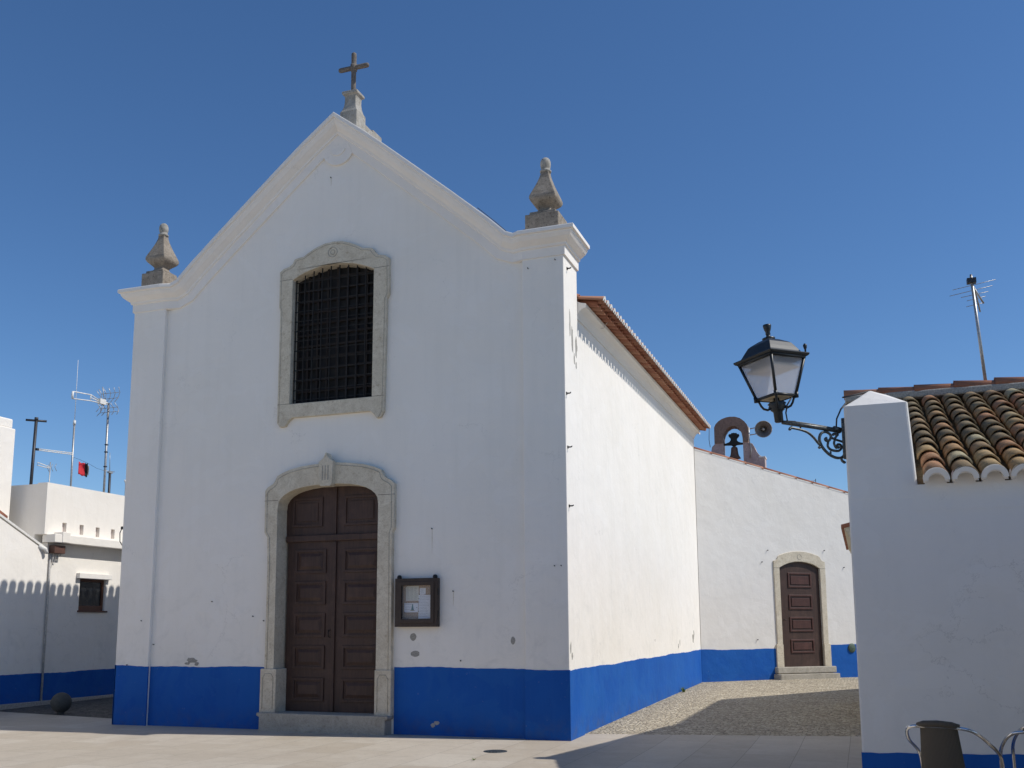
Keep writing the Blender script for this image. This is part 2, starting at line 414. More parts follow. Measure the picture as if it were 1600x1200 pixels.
struct(kb.build("kerb", "kerb_stone", None, .012))
# ================================================================ CHURCH
W = 8.03; CX = -3.96
church = thing("church", "whitewashed gabled church with blue plinth, stone framed door and window and tiled nave roof", "church", (-4, 6, 0))
half = [(3.20, 7.607), (3.08, 7.655), (2.97, 7.76), (2.80, 7.92), (2.2, 8.44), (1.62, 8.93), (.99, 9.46), (.6, 9.78)]
top = [(CX-a, z) for a, z in half]+[(CX, 10.235)]+[(CX+a, z) for a, z in reversed(half)]
dooro = [(-4.80, -.2)]+basket(-4.905, -3.075, 3.52, .36, 16, 2.5)+[(-3.077, -.2)]
dooro[0] = (-4.82, -.2)
wino = [(-4.757, 5.263)]+arcpts(-4.757, -3.228, 7.41, .19, 12)+[(-3.231, 5.263)]
# facade wall (front face at y=.035), thickness .7
def wobx(pts, amp=0): return pts
outer = [(-W+.01, -.3)]+[(-W+.01, 7.55)]+[(x, z-.05) for x, z in top]+[(-.01, 7.55), (-.01, -.3)]
door_hole = [(-4.95, -.25)]+basket(-4.96, -3.02, 3.52, .42, 16, 2.5)+[(-3.02, -.25)]
win_hole = [(-4.82, 5.2)]+arcpts(-4.82, -3.17, 7.43, .25, 12)+[(-3.17, 5.2)]
MB().slab(outer, [list(reversed(door_hole)), list(reversed(win_hole))], XZ(), .035, .70).build("facade_wall", "plaster", church)
for x0, x1 in ((-W, -7.35), (-.665, 0)):
    MB().box(x0, x1, -.03, .72, -.3, 7.40).build("pilaster", "plaster", church, .010)
# nave
def nave():
    y0, y1 = .70, 12.45
    mb = MB()
    mb.box(-.30, -.035, y0, y1, -.3, 6.55); mb.box(-7.99, -7.72, y0, y1, -.3, 6.55)
    mb.box(-7.72, -.30, y1-.3, y1, -.3, 6.55)
    mb.slab([(-7.99, 6.55), (-.035, 6.55), (CX, 8.65)], [], XZ(), y1-.3, y1)
    return mb
nave().build("nave_wall", "plaster", church)
# blue plinth, slightly proud, hand painted upper edge
def plinth_strip(mb, p0, p1, nrm, ztop, t=.006, zb=-.3, wob=.006, top2=None):
    P0 = Vector(p0); P1 = Vector(p1); n_ = Vector(nrm); L = (P1-P0).length; k = max(2, int(L/.07))
    vs = []
    for i in range(k+1):
        p = P0.lerp(P1, i/k); zt = (ztop if top2 is None else ztop+(top2-ztop)*i/k)+wob*(rnd(-1, 1)*.7+1.3*math.sin(p.x*2.1+p.y*1.7)+.8*math.sin(p.x*5.3+p.y*4.1))
        for q, z in ((p+n_*t, zb), (p+n_*t, zt), (p-n_*.02, zt), (p-n_*.02, zb)): vs.append((q.x, q.y, z))
    fs = []
    for i in range(k):
        a = i*4; b = a+4
        fs += [(a, b, b+1, a+1), (a+1, b+1, b+2, a+2)]
    fs += [(0, 1, 2, 3), (k*4, k*4+3, k*4+2, k*4+1)]
    mb.add(vs, fs)
pm = MB(); ZP = .975
plinth_strip(pm, (-W, -.03, 0), (-7.345, -.03, 0), (0, -1, 0), ZP); plinth_strip(pm, (-7.35, .035, 0), (-5.12, .035, 0), (0, -1, 0), ZP)
plinth_strip(pm, (-2.80, .035, 0), (-.665, .035, 0), (0, -1, 0), ZP+.02); plinth_strip(pm, (-.67, -.03, 0), (.008, -.03, 0), (0, -1, 0), ZP+.015)
plinth_strip(pm, (0, -.030, 0), (0, .72, 0), (1, 0, 0), ZP); plinth_strip(pm, (-.035, .72, 0), (-.035, 12.44, 0), (1, 0, 0), ZP, .006, -.3, .006, ZP+.015)
plinth_strip(pm, (-W, .72, 0), (-W, -.036, 0), (-1, 0, 0), ZP); plinth_strip(pm, (-7.99, 12.44, 0), (-7.99, .72, 0), (-1, 0, 0), ZP)
pm.build("plinth", "blue_paint", church)
# crowning cornice: a profile (down, out) swept along the gable and round the corners
prof = [(0, -.03), (0, .215), (.012, .22), (.062, .22), (.072, .185), (.105, .18), (.15, .15), (.19, .10), (.215, .062), (.25, .055), (.262, .03), (.40, .028), (.41, -.03)]
profc = [(0, -.03), (0, .215), (.012, .22), (.062, .22), (.072, .185), (.105, .18), (.15, .15), (.19, .10), (.215, .062), (.25, .055), (.262, .03), (.33, .028), (.335, -.03)]
path = []
path.append(((-W, .74, 7.61), (0, 0, -1), (-1, 0, 0))); path.append(((-W, -.02, 7.61), (0, 0, -1), (-1, -1, 0)))
gp = [(-7.35, 7.608)]+top+[(-.665, 7.608)]
def nrm2(a, b):
    d = Vector((b[0]-a[0], b[1]-a[1])).normalized(); return Vector((d.y, -d.x))
for i, p in enumerate(gp):
    pa = gp[i-1] if i else (p[0]-1, p[1]); pb = gp[i+1] if i+1 < len(gp) else (p[0]+1, p[1])
    n1, n2 = nrm2(pa, p), nrm2(p, pb); h = (n1+n2); h = h/(h.length_squared/2)
    path.append(((p[0], .03 if -7.2 < p[0] < -.72 else -.02, p[1]), (h.x, 0, h.y), (0, -1, 0)))
path.append(((0, -.02, 7.61), (0, 0, -1), (1, -1, 0))); path.append(((0, .74, 7.61), (0, 0, -1), (1, 0, 0)))
cm = MB(); n = len(prof); vs = []
for P, D, O in path:
    P, D, O = Vector(P), Vector(D), Vector(O)
    for d, o in prof: vs.append(P+D*d+O*o)
fs = [(i*n+k, (i+1)*n+k, (i+1)*n+k+1, i*n+k+1) for i in range(len(path)-1) for k in range(n-1)]
fs += [tuple(range(n)), tuple((len(path)-1)*n+k for k in reversed(range(n)))]
cm.add(vs, fs)
# top coping of the parapet behind the moulding
for i in range(len(gp)-1):
    a, b = gp[i], gp[i+1]
    cm.add([(a[0], .0, a[1]), (b[0], .0, b[1]), (b[0], .74, b[1]), (a[0], .74, a[1]), (a[0], .0, a[1]-.08), (b[0], .0, b[1]-.08), (b[0], .74, b[1]-.08), (a[0], .74, a[1]-.08)],
           [(0, 1, 2, 3), (4, 7, 6, 5), (3, 2, 6, 7), (0, 4, 5, 1)])
cm.box(-W, -7.35, 0.0, .74, 7.53, 7.608); cm.box(-.665, 0, 0.0, .74, 7.53, 7.608)
cm.build("cornice", "plaster_trim", church)
# relief under the apex
def arc(cx, cz, r, a0, a1, n=14): return [(cx+r*math.cos(R(a0+(a1-a0)*i/n)), cz+r*math.sin(R(a0+(a1-a0)*i/n))) for i in range(n+1)]
rm = MB()
rm.slab(arc(CX, 9.66, .30, 205, 335)+[(CX+.2, 9.72), (CX-.2, 9.72)], [], XZ(), .034, -.006)
rm.slab(arc(CX, 9.68, .155, 200, 340), [], XZ(), -.005, -.022)
rm.build("gable_relief", "plaster_trim", church, .006)

# ---- portal
def framepart(outer_, hole, d0, d1, mat, name, bev=.01, **k):
    return MB().slab(outer_, [list(reversed(hole))] if hole else [], XZ(), d0, d1).build(name, mat, church, bev)
do = [(-5.06, .955), (-5.065, 2.6), (-5.085, 3.06), (-5.14, 3.14), (-5.15, 3.83), (-5.11, 3.88), (-5.0, 3.94), (-4.965, 3.99), (-4.93, 4.06), (-4.83, 4.11), (-4.70, 4.155), (-4.49, 4.195), (-4.30, 4.215), (-4.12, 4.225),
      (-3.80, 4.225), (-3.6, 4.205), (-3.35, 4.17), (-3.15, 4.115), (-3.03, 4.06), (-2.995, 3.99), (-2.96, 3.94), (-2.85, 3.88), (-2.80, 3.83), (-2.795, 3.14), (-2.83, 3.06), (-2.82, .955), (-3.077, .955)]
inn = basket(-4.905, -3.075, 3.52, .36, 16, 2.5)
inn[0] = (-4.86, 3.52) if False else inn[0]
portal = MB().slab(do+[(-3.076, 3.0)]+list(reversed(inn))+[(-4.89, .955)], [], XZ(), -.055, .30).build("door_surround", "limestone", church, .012)
def outline(mb, pts, off, y, r=.007):
    """thin raised fillet following an outline"""
    mb.tube([(x, y, z) for x, z in pts], r, 6)
fm = MB()
ins = []
for i, (x, z) in enumerate(do[:-1]):
    cx, cz = -3.96, 2.6
    dx = .045 if x < cx else -.045
    ins.append((x+dx*(1 if z < 4.0 else .55), z-(.045 if z > 3.6 else 0)))
outline(fm, ins, 0, -.056, .006)
fm.build("fillet", "limestone_step", portal)
for xa, xb, zz in ((-5.155, -4.90, 3.655), (-3.08, -2.79, 3.655)):
    MB().box(xa, xb, -.0562, -.04, zz, zz+.008).build("joint", "cross_stone", portal)
for (xa, xb) in ((-5.12, -4.83), (-3.085, -2.805)):
    b = MB().box(xa, xb, -.075, .30, .265, .955).build("jamb_base", "limestone", church, .01)
    q = MB(); q.tube([(xa+.05, -.0755, .33), (xa+.05, -.0755, .82), (xa+.09, -.0755, .88), (xb-.09, -.0755, .88), (xb-.05, -.0755, .82), (xb-.05, -.0755, .33)], .006, 6)
    q.build("fillet", "limestone_step", b)
MB().slab([(-4.105, 4.235), (-4.095, 3.87), (-4.06, 3.835), (-3.89, 3.835), (-3.86, 3.87), (-3.845, 4.235), (-3.89, 4.265), (-3.93, 4.30), (-3.955, 4.345), (-3.967, 4.38), (-3.985, 4.38), (-3.997, 4.345), (-4.02, 4.30), (-4.06, 4.265)], [], XZ(), -.15, .0).build("keystone", "limestone", church, .012)
km = MB()
for x in (-4.03, -3.98, -3.93): km.box(x-.009, x+.009, -.156, -.14, 3.93, 4.17)
km.build("keystone_flutes", "limestone_step", church, .004)
# threshold step
MB().slab([(-5.04, .215), (-5.09, .235), (-5.09, .28), (-2.80, .28), (-2.80, .235), (-2.84, .215), (-2.84, -.1), (-5.04, -.1)], [], XZ(), -.20, .32).build("door_step", "limestone_step", church, .012)
# door leaves
dl = []
LY = .235
zt = 3.9
def door_leaf(x0, x1, name="door_leaf"):
    hole = [(x0, .275), (x1, .275)]
    arcp = [(x, min(z, 3.905)) for x, z in basket(-4.93, -3.05, 3.52, .40, 24, 2.5) if x0 <= x <= x1]
    outer_ = [(x0, .275), (x0, 3.0)]
    mb = MB().slab([(x0, .275), (x1, .275), (x1, 2.995), (x0, 2.995)], [], XZ(), LY, LY+.06)
    leaf = mb.build(name, "door_wood", church, .004)
    cx0 = x0+.145 if x0 < -4.2 else x0+.15; cx1 = x1-.15 if x0 < -4.2 else x1-.10
    for za, zb in ((2.47, 2.86), (1.965, 2.345), (1.45, 1.835), (.945, 1.32), (.44, .81)):
        pn = MB()
        # moulding frame
        for w_, yy in ((.0, LY-.022),):
            o_ = [(cx0, za), (cx1, za), (cx1, zb), (cx0, zb)]; i_ = [(cx0+.045, za+.045), (cx1-.045, za+.045), (cx1-.045, zb-.045), (cx0+.045, zb-.045)]
            pn.slab(o_, [list(reversed(i_))], XZ(), yy, LY+.01)
        # bevelled raised field
        a0, a1, b0, b1 = cx0+.065, cx1-.065, za+.065, zb-.065; e = .05
        y0_, y1_ = LY+.0, LY-.020
        pn.add([(a0, y0_, b0), (a1, y0_, b0), (a1, y0_, b1), (a0, y0_, b1), (a0+e, y1_, b0+e), (a1-e, y1_, b0+e), (a1-e, y1_, b1-e), (a0+e, y1_, b1-e)],
               [(0, 1, 5, 4), (1, 2, 6, 5), (2, 3, 7, 6), (3, 0, 4, 7), (4, 5, 6, 7)])
        pn.build("door_panel", "door_wood", leaf, .006)
    return leaf
lf = door_leaf(-4.86, -3.985); rf = door_leaf(-3.975, -3.055)
MB().box(-4.01, -3.95, LY-.03, LY+.02, .29, 2.98).build("astragal", "door_wood", lf, .008)
hm = MB().tube([(-4.05, LY, 1.45), (-4.05, LY-.05, 1.45), (-4.05, LY-.05, 1.56), (-4.05, LY, 1.56)], .008, 6).build("handle", "iron_black", lf)
tr = MB().slab([(-4.90, 3.09)]+[(x, z-.002) for x, z in basket(-4.93, -3.05, 3.50, .42, 24, 2.5)]+[(-3.05, 3.09)], [], XZ(), LY, LY+.06).build("transom_panel", "door_wood", church, .004)
for a, b in ((-4.79, -4.22), (-3.83, -3.20)):
    pn = MB(); o_ = [(a, 3.23), (b, 3.23), (b, 3.72), (a, 3.72)]; i_ = [(a+.045, 3.275), (b-.045, 3.275), (b-.045, 3.675), (a+.045, 3.675)]
    pn.slab(o_, [list(reversed(i_))], XZ(), LY-.022, LY+.01)
    pn.box(a+.09, b-.09, LY-.014, LY+.01, 3.32, 3.63); pn.build("door_panel", "door_wood", tr, .008)
MB().box(-4.0, -3.96, LY-.03, LY+.02, 3.10, 3.86).build("astragal", "door_wood", tr, .006)
MB().box(-4.88, -3.06, LY-.05, LY+.02, 2.985, 3.095).build("transom_rail", "door_wood", church, .015)
MB().box(-4.95, -3.0, LY+.06, .69, -.2, 3.95).build("door_backing", "interior_dark", church)

# ---- facade window
wo_ = [(-4.93, 4.885), (-4.985, 4.96), (-4.985, 6.88), (-5.01, 6.96), (-5.015, 7.58), (-4.94, 7.635), (-4.84, 7.655), (-4.77, 7.70), (-4.735, 7.775), (-4.66, 7.79), (-4.56, 7.80), (-4.45, 7.865), (-4.33, 7.925), (-4.17, 7.975), (-4.0, 7.99),
       (-3.83, 7.975), (-3.68, 7.925), (-3.55, 7.865), (-3.44, 7.80), (-3.34, 7.79), (-3.265, 7.775), (-3.21, 7.70), (-3.15, 7.645), (-3.03, 7.62), (-2.955, 7.565), (-2.945, 6.96), (-2.985, 6.88), (-3.01, 5.02), (-3.07, 4.915), (-3.14, 4.905), (-3.20, 4.985), (-3.27, 5.03), (-4.70, 5.03), (-4.77, 4.98), (-4.83, 4.89)]
ws = MB().slab(wo_, [list(reversed(wino))], XZ(), -.03, .24).build("window_surround", "limestone", church, .012)
fm = MB(); ins = []
for x, z in wo_[1:29]:
    dx = .035 if x < -3.98 else -.035
    ins.append((x+dx*(1 if abs(x+3.98) > .7 else .4), z-(.038 if z > 7.5 else 0)))
outline(fm, ins, 0, -.031, .005)
fm.tube([(-4.0+.085*math.cos(R(a)), -.031, 7.80+.085*math.sin(R(a))) for a in range(0, 361, 20)], .007, 6)
fm.tube([(-4.0+.04*math.cos(R(a)), -.031, 7.80+.04*math.sin(R(a))) for a in range(0, 361, 30)], .007, 6)
fm.build("fillet", "limestone_step", ws)
for a, b, z in ((-5.01, -4.76, 7.42), (-3.225, -2.95, 7.42), (-4.98, -4.76, 5.263), (-3.23, -3.01, 5.263)):
    MB().box(a, b, -.0315, -.02, z, z+.007).build("joint", "cross_stone", ws)
gm = MB()
for i in range(10):
    x = -4.73+i*(1.48/9); zt = 7.42+.19*(1-((x+3.99)/.77)**2)
    gm.box(x-.007, x+.007, .05, .068, 5.27, zt-.005)
for i in range(13):
    z = 5.34+i*.17; gm.box(-4.755, -3.232, .068, .080, z-.006, z+.006)
gm.build("iron_grille", "grille_iron", church)
sf = MB()
for i in range(9):
    x = -4.73+i*.184; sf.box(x-.017, x+.017, .15, .20, 5.20, 7.42+.19*(1-((x+3.99)/.80)**2))
for i in range(12):
    z = 5.30+i*.195; sf.box(-4.75, -3.235, .153, .197, z-.017, z+.017)
sash = sf.build("sash", "sash_wood", church)
MB().box(-4.765, -3.22, .205, .215, 5.2, 7.61).build("pane", "window_dark_glass", sash)
MB().box(-4.85, -3.13, .32, .69, 5.15, 7.7).build("window_backing", "interior_dark", church)

# ---- pinnacles and cross
def pinnacle(cx, cy, k_=1.0):
    z0 = 7.61
    mb = MB().box(cx-.275*k_, cx+.275*k_, cy-.25, cy+.25, z0, 7.975)
    root = mb.build("pinnacle", "lichen_stone", church, .015)
    MB().box(cx-.215*k_, cx+.215*k_, cy-.2, cy+.2, 7.975, 8.03).build("pinnacle_step", "lichen_stone", root, .012)
    pf = [(.145, 8.03), (.13, 8.055), (.10, 8.085), (.098, 8.115), (.125, 8.15), (.165, 8.185), (.195, 8.215), (.212, 8.245), (.218, 8.275), (.212, 8.31), (.188, 8.37), (.150, 8.46), (.115, 8.55), (.088, 8.63), (.070, 8.70), (.068, 8.745)]
    pf = [(r_*(1.0 if cx > -4 else .98), z_) for r_, z_ in pf]
    MB().lathe(pf, (cx, cy, 0), sq=True).build("pinnacle_body", "lichen_stone", root, .03, 3)
    MB().lathe([(.07, 8.735), (.09, 8.745), (.092, 8.77), (.074, 8.785), (.066, 8.80), (.077, 8.825), (.084, 8.87), (.082, 8.92), (.068, 8.96), (.042, 8.985), (.012, 8.995)], (cx, cy, 0), 16).build("pinnacle_ball", "cross_base", root)
    return root
pinnacle(-.365, .30); pinnacle(-7.75, .30, .87)
# cross
cxx = -3.92; cy = .42; s = .09
def cz(z): return z*1.0+s
ped = MB(); ped.lathe([(.165, 10.1), (.165, cz(10.38)), (.135, cz(10.44)), (.115, cz(10.52)), (.108, cz(10.60)), (.108, cz(10.67)), (.115, cz(10.71)), (.148, cz(10.73)), (.150, cz(10.775)), (.12, cz(10.79))], (cxx, cy, 0), sq=True)
cr = ped.build("cross_pedestal", "cross_base", church, .01)
ped2 = MB().box(-4.06, -3.76, .58, .90, 10.0, 10.36).box(-4.05, -3.77, .90, 1.25, 9.6, 10.42).box(-4.03, -3.79, 1.25, 1.50, 9.5, 10.34)
ped2.build("ridge_block", "cross_base", cr, .02)
cm2 = MB()
def cyl(p0, p1, r): 
    P0 = Vector(p0); P1 = Vector(p1); d = (P1-P0).normalized()
    cm2.tube([P0, P0+d*.02, P1-d*.05, P1-d*.02, P1-d*.006, P1], [r*.97, r, r*1.05, r*.95, r*.6, r*.2], 8)
cyl((cxx, cy, cz(10.78)), (cxx, cy, cz(11.56)), .044)
cyl((cxx, cy, cz(11.28)), (cxx-.30, cy, cz(11.28)), .042); cyl((cxx, cy, cz(11.28)), (cxx+.30, cy, cz(11.28)), .042)
cyl((cxx, cy, cz(11.28)), (cxx, cy, cz(11.57)), .046)
cm2.lathe([(.01, -.07), (.06, -.06), (.065, 0), (.06, .06), (.01, .07)], (cxx, cy, cz(11.28)), 8)
cm2.build("cross", "cross_stone", cr)

# ---- nave roof with tile courses
def frame_fn(o, along, up):
    """tile frame: origin, direction along the eave, direction up the slope"""
    o = Vector(o); a = Vector(along).normalized(); u = Vector(up).normalized(); n_ = a.cross(u)
    if n_.z < 0: n_ = -n_
    return lambda s_, t_, h_: o+a*s_+u*t_+n_*h_
def canal(mb, fn, s0, t0, t1, r0, r1, h0, h1, n=8, th=.014, up=True, tone=.5, jit=0, sweep=math.pi):
    """one half-round tile from t0 (eave end, radius r0) to t1 (upper end, radius r1)"""
    vs = []
    for t_, r_, h_ in ((t0, r0, h0), (t1, r1, h1)):
        for rr in (r_, r_-th):
            for k in range(n+1):
                q = (math.pi-sweep)/2+sweep*k/n; sgn = 1 if up else -1
                vs.append(fn(s0+rr*math.cos(q)+jit, t_, h_+sgn*rr*math.sin(q)))
    m_ = n+1; fs = []
    for k in range(n):
        fs += [(k, k+1, 2*m_+k+1, 2*m_+k), (m_+k, 3*m_+k, 3*m_+k+1, m_+k+1), (k, m_+k, m_+k+1, k+1)]
    fs += [(0, 2*m_, 3*m_, m_), (n, m_+n, 3*m_+n, 2*m_+n)]
    mb.add(vs, fs, tone, True)
def mouth(mb, fn, s0, t0, r0, h0, r1=0.0, n=8, th=.02):
    """mortar plug in the eave mouth of a cover tile (solid half disc or crescent)"""
    vs = []
    for t_ in (t0, t0+th):
        for k in range(n+1):
            q = math.pi*k/n; vs.append(fn(s0+r0*math.cos(q), t_, h0+r0*math.sin(q)))
        for k in range(n+1):
            q = math.pi*k/n; vs.append(fn(s0+r1*math.cos(q), t_, h0+r1*math.sin(q)))
    m_ = n+1; fs = []
    for k in range(n): fs += [(k, k+1, m_+k+1, m_+k), (2*m_+k, 3*m_+k, 3*m_+k+1, 2*m_+k+1), (m_+k, m_+k+1, 3*m_+k+1, 3*m_+k)]
    mb.add(vs, fs)
PIT = .222
RX = .40; RZ = 6.66; SL = .50; SE = .20; TZ = .011
for side in (1, -1):
    ex = RX if side == 1 else -8.41
    dirx = -side; upv = Vector((dirx, 0, SL)).normalized(); upe = Vector((dirx, 0, SE)).normalized()
    L = abs(CX-ex)/upv.x if upv.x > 0 else abs(CX-ex)/-upv.x
    fe = frame_fn((ex, .74, RZ-.03+(0 if side == 1 else .25)), (0, 1, TZ), upe); ee = fe(0, .46, 0)
    f2 = frame_fn(tuple(ee), (0, 1, TZ), upv)
    fn = lambda s_, t_, h_, fe=fe, f2=f2: fe(s_, t_, h_) if t_ < .47 else f2(s_, t_-.46, h_)
    tm = MB(); mm = MB()
    ncol = int(11.95/PIT)
    for c in range(ncol):
        s0 = .10+c*PIT; tt = 0; k = 0
        while tt < L-.05 and k < 4:
            ln = .42 if k < 3 else L-tt
            canal(tm, fn, s0, tt-.0, tt+ln+.05, .094 if side < 0 else .085, .078 if side < 0 else .072, .045+.012, .045-.0, 6, .014, True, rnd(.15, 1))
            canal(tm, fn, s0+PIT/2, tt+((.07 if side < 0 else .118) if k == 0 else 0), tt+ln+.05, .082, .072, .062+.006, .062-.01, 6, .014, False, rnd(.15, 1))
            tt += ln; k += 1
        mouth(mm, fn, s0, -.004, .095 if side < 0 else .086, .057, .042, 8, .02)
    tm.build("roof_tiles", "tile_red", church)
    mm.build("eave_mortar", "mortar_white", church)
    # roof deck under the tiles
    dk = MB(); a0 = fn(0, .30, -.035); a1 = fn(12.0, .30, -.035); b0 = fn(0, L, -.035); b1 = fn(12.0, L, -.035)
    dn = Vector((0, 0, -.06))
    dk.add([a0, a1, b1, b0, a0+dn, a1+dn, b1+dn, b0+dn], [(0, 1, 2, 3), (4, 7, 6, 5), (0, 4, 5, 1), (1, 5, 6, 2), (2, 6, 7, 3), (3, 7, 4, 0)])
    dk.build("roof_deck", "plaster_trim", church)
    # cavetto cornice under the eave
    cp = [(0, 6.43), (.02, 6.435), (.022, 6.46), (.04, 6.50), (.07, 6.545), (.11, 6.575), (.15, 6.59), (.17, 6.60), (.17, 6.66), (0, 6.70)]
    x0 = -.035 if side == 1 else -7.99
    cmb = MB(); cmb.slab([(x0+side*a, b) for a, b in cp], [], (lambda u, v, d: (u, d, v+TZ*(d-.74))), .74, 12.44)
    cmb.build("eave_cornice", "plaster_trim", church)
rt = MB()
for i in range(26):
    y = .8+i*.45; vs = []
    rt.tube([(CX, y, RZ-.1+SL*(RX-CX)+.02), (CX, y+.48, RZ-.1+SL*(RX-CX)+.0)], [.12, .10], 8, True, rnd(.1, 1))
rt.build("ridge_tiles", "tile_red", church)

# ---- wear on the plaster
for cx_, cz_, rx, rz in ((-2.49, 1.455, .05, .06), (-2.455, 1.20, .075, .045), (-.875, 1.40, .035, .055)):
    MB().slab(blob(cx_, cz_, rx, rz, 12, .12), [], XZ(), .036, .0315).build("bare_plaster_patch", "peeled_mortar", church)
for cx_, cz_, rx, rz in ((-6.52, 1.075, .09, .045), (-6.42, 1.02, .04, .03), (-6.60, 1.02, .05, .02)):
    MB().slab(blob(cx_, cz_, rx, rz, 16, .3), [], XZ(), .036, .0275).build("bare_plaster_patch", "peeled_mortar", church)
for cx_, cz_, rx, rz in ((-2.15, .15, .035, .03), (-2.09, .185, .045, .03)):
    MB().slab(blob(cx_, cz_, rx, rz, 12, .2), [], XZ(), .036, .0275).build("bare_plaster_patch", "kerb_stone", church)
YZ = lambda: (lambda u, v, d: (d, u, v))
for cy_, cz_, rx, rz in ((.40, 5.98, .04, .22), (.62, 5.93, .055, .17), (.50, 5.70, .03, .08), (.28, 6.2, .022, .2), (.60, 5.62, .03, .05), (.12, 1.18, .03, .05), (.05, 1.3, .025, .07)):
    MB().slab(blob(cy_, cz_, rx, rz, 16, .35), [], YZ(), -.001, .0035).build("bare_plaster_patch", "peeled_mortar", church)
for cy_, cz_, rx, rz in ((9.1, 1.14, .05, .05), (9.3, 1.22, .03, .06), (11.2, 1.30, .10, .10), (11.35, 1.42, .05, .08), (6.4, 1.32, .015, .02)):
    MB().slab(blob(cy_, cz_, rx, rz, 16, .35), [], YZ(), -.04, -.0325).build("bare_plaster_patch", "mortar_grey", church)
def peg(x, y, z, d=(0, -1, 0), L=.05, streak=0):
    P = Vector((x, y, z)); D = Vector(d)
    o = MB().tube([P-D*.02, P+D*L*.8, P+D*L+Vector((0, 0, .008))], [.008, .008, .006], 6).build("iron_peg", "iron_black", church)
    if streak:
        sx = MB(); L_ = streak
        sx.slab([(x-.003, z), (x+.003, z), (x+.006, z-L_*.4), (x+.001, z-L_), (x-.001, z-L_), (x-.005, z-L_*.3)], [], XZ(), .0355, .0335)
        sx.build("rust_streak", "rust_streak", o)
for x, z, s_ in ((-.566, 7.058, 0), (-5.358, 1.787, 0), (-5.151, 1.714, 0), (-2.184, 3.099, .38), (-1.826, 2.135, .22), (-1.701, 1.101, 0), (-6.161, 2.034, 0), (-7.30, 1.33, 0)):
    peg(x, .035 if -7.35 < x < -.665 else -.03, z, (0, -1, 0), .03, s_)
peg(-.129, -.03, 7.141, L=.03); peg(-.2, -.03, 2.475, L=.03); peg(-.1, -.03, 2.475, L=.02); peg(-7.53, -.03, 1.728, L=.02); peg(-7.776, -.03, .99, L=.03)
peg(-4.10, .035, 9.165, L=.03, streak=.15)
for z, y in ((5.05, .03), (4.235, .05), (3.358, .08), (7.05, .16)):
    MB().tube([(-.01, y, z), (.055, y, z), (.075, y-.02, z+.008)], [.011, .011, .008], 6).box(.0, .010, y-.02, y+.02, z-.02, z+.02).build("wall_hook", "iron_black", church)
MB().tube([(-W+.01, .05, 3.32), (-W-.07, .03, 3.33), (-W-.10, .02, 3.25), (-W-.09, .02, 3.10), (-W-.02, .03, 3.0)], .008, 6).box(-W-.07, -W, .0, .06, 3.31, 3.36).build("wall_hook", "iron_black", church)
# cables beside the pinnacle and at the eave
MB().tube([(-.67, .3, 7.85), (-.75, .3, 7.84), (-.83, .3, 7.78), (-.88, .3, 7.66)], .009, 6).build("cable", "cable_blue", church)
MB().tube([(-1.55, .35, 8.36), (-1.25, .35, 8.08), (-1.05, .35, 7.88), (-.92, .35, 7.76)], .006, 6).build("cable", "cable_dark", church)
MB().tube([(.40, 12.35, 6.80), (.38, 12.38, 6.5), (.40, 12.42, 6.3)], .008, 6).build("cable", "cable_dark", church)
MB().tube([(.38, 1.9, 6.83), (.2, 1.9, 6.68), (.13, 1.9, 6.58), (.05, 1.9, 6.6)], .005, 6).build("cable", "cable_pale", church)

# ---- notice board
nb = thing("notice_board", "dark wooden glazed notice case with pinned papers beside the church door", "notice board", (-2.4, .03, 1.6))
o_ = [(-2.755, 1.605), (-2.045, 1.605), (-2.045, 2.34), (-2.755, 2.34)]; i_ = [(-2.66, 1.70), (-2.135, 1.70), (-2.135, 2.25), (-2.66, 2.25)]
MB().slab(o_, [list(reversed(i_))], XZ(), -.075, .03).build("frame", "dark_wood", nb, .008)
i2 = [(-2.64, 1.72), (-2.155, 1.72), (-2.155, 2.23), (-2.64, 2.23)]
MB().slab([(-2.70, 1.66), (-2.095, 1.66), (-2.095, 2.29), (-2.70, 2.29)], [list(reversed(i2))], XZ(), -.09, -.075).build("glazing_bead", "dark_wood", nb, .006)
MB().box(-2.66, -2.135, .012, .03, 1.70, 2.25).build("back_board", "cork", nb)
def sheet_paper(x0, x1, z0, z1, mat, y=.008, rows=None, cols=1, tilt=0):
    o = MB().box(x0, x1, y, y+.002, z0, z1).build("paper", mat, nb)
    if rows:
        t = MB()
        for r_ in range(rows):
            for c in range(cols):
                a = x0+.012+(x1-x0-.024)*c/cols; b = a+(x1-x0-.024)/cols*rnd(.55, .9); z = z1-.02-(z1-z0-.03)*r_/rows
                t.box(a, b, y-.0012, y-.0006, z-.0035, z)
        t.build("print", "ink_grey", o)
    return o
sheet_paper(-2.605, -2.39, 2.0, 2.225, "paper_cream", .008, 12, 3)
sheet_paper(-2.375, -2.275, 2.09, 2.19, "paper_white", .009, 4, 1)
sheet_paper(-2.39, -2.175, 1.73, 2.085, "paper_white", .004, 14, 1)
pp = sheet_paper(-2.63, -2.40, 1.825, 1.965, "paper_white", .005, 3, 1)
MB().slab([(-2.515, 1.855), (-2.465, 1.855), (-2.475, 1.90), (-2.482, 1.94), (-2.49, 1.953), (-2.498, 1.94), (-2.505, 1.90)], [], XZ(), .0035, .0043).build("print", "ink_teal", pp)
MB().box(-2.53, -2.455, .0035, .0043, 1.848, 1.856).build("print", "ink_gold", pp)
for x, z in ((-2.375, 2.10), (-2.385, 2.03), (-2.385, 1.98), (-2.42, 1.895), (-2.62, 1.83), (-2.39, 1.84), (-2.60, 2.215), (-2.28, 2.10)):
    MB().lathe([(.007, 0), (.006, .006), (.001, .008)], (0, 0, 0), 8, M=Matrix.Translation((x, .004, z)) @ Matrix.Rotation(R(90), 4, 'X')).build("pin", "ink_dark", nb)
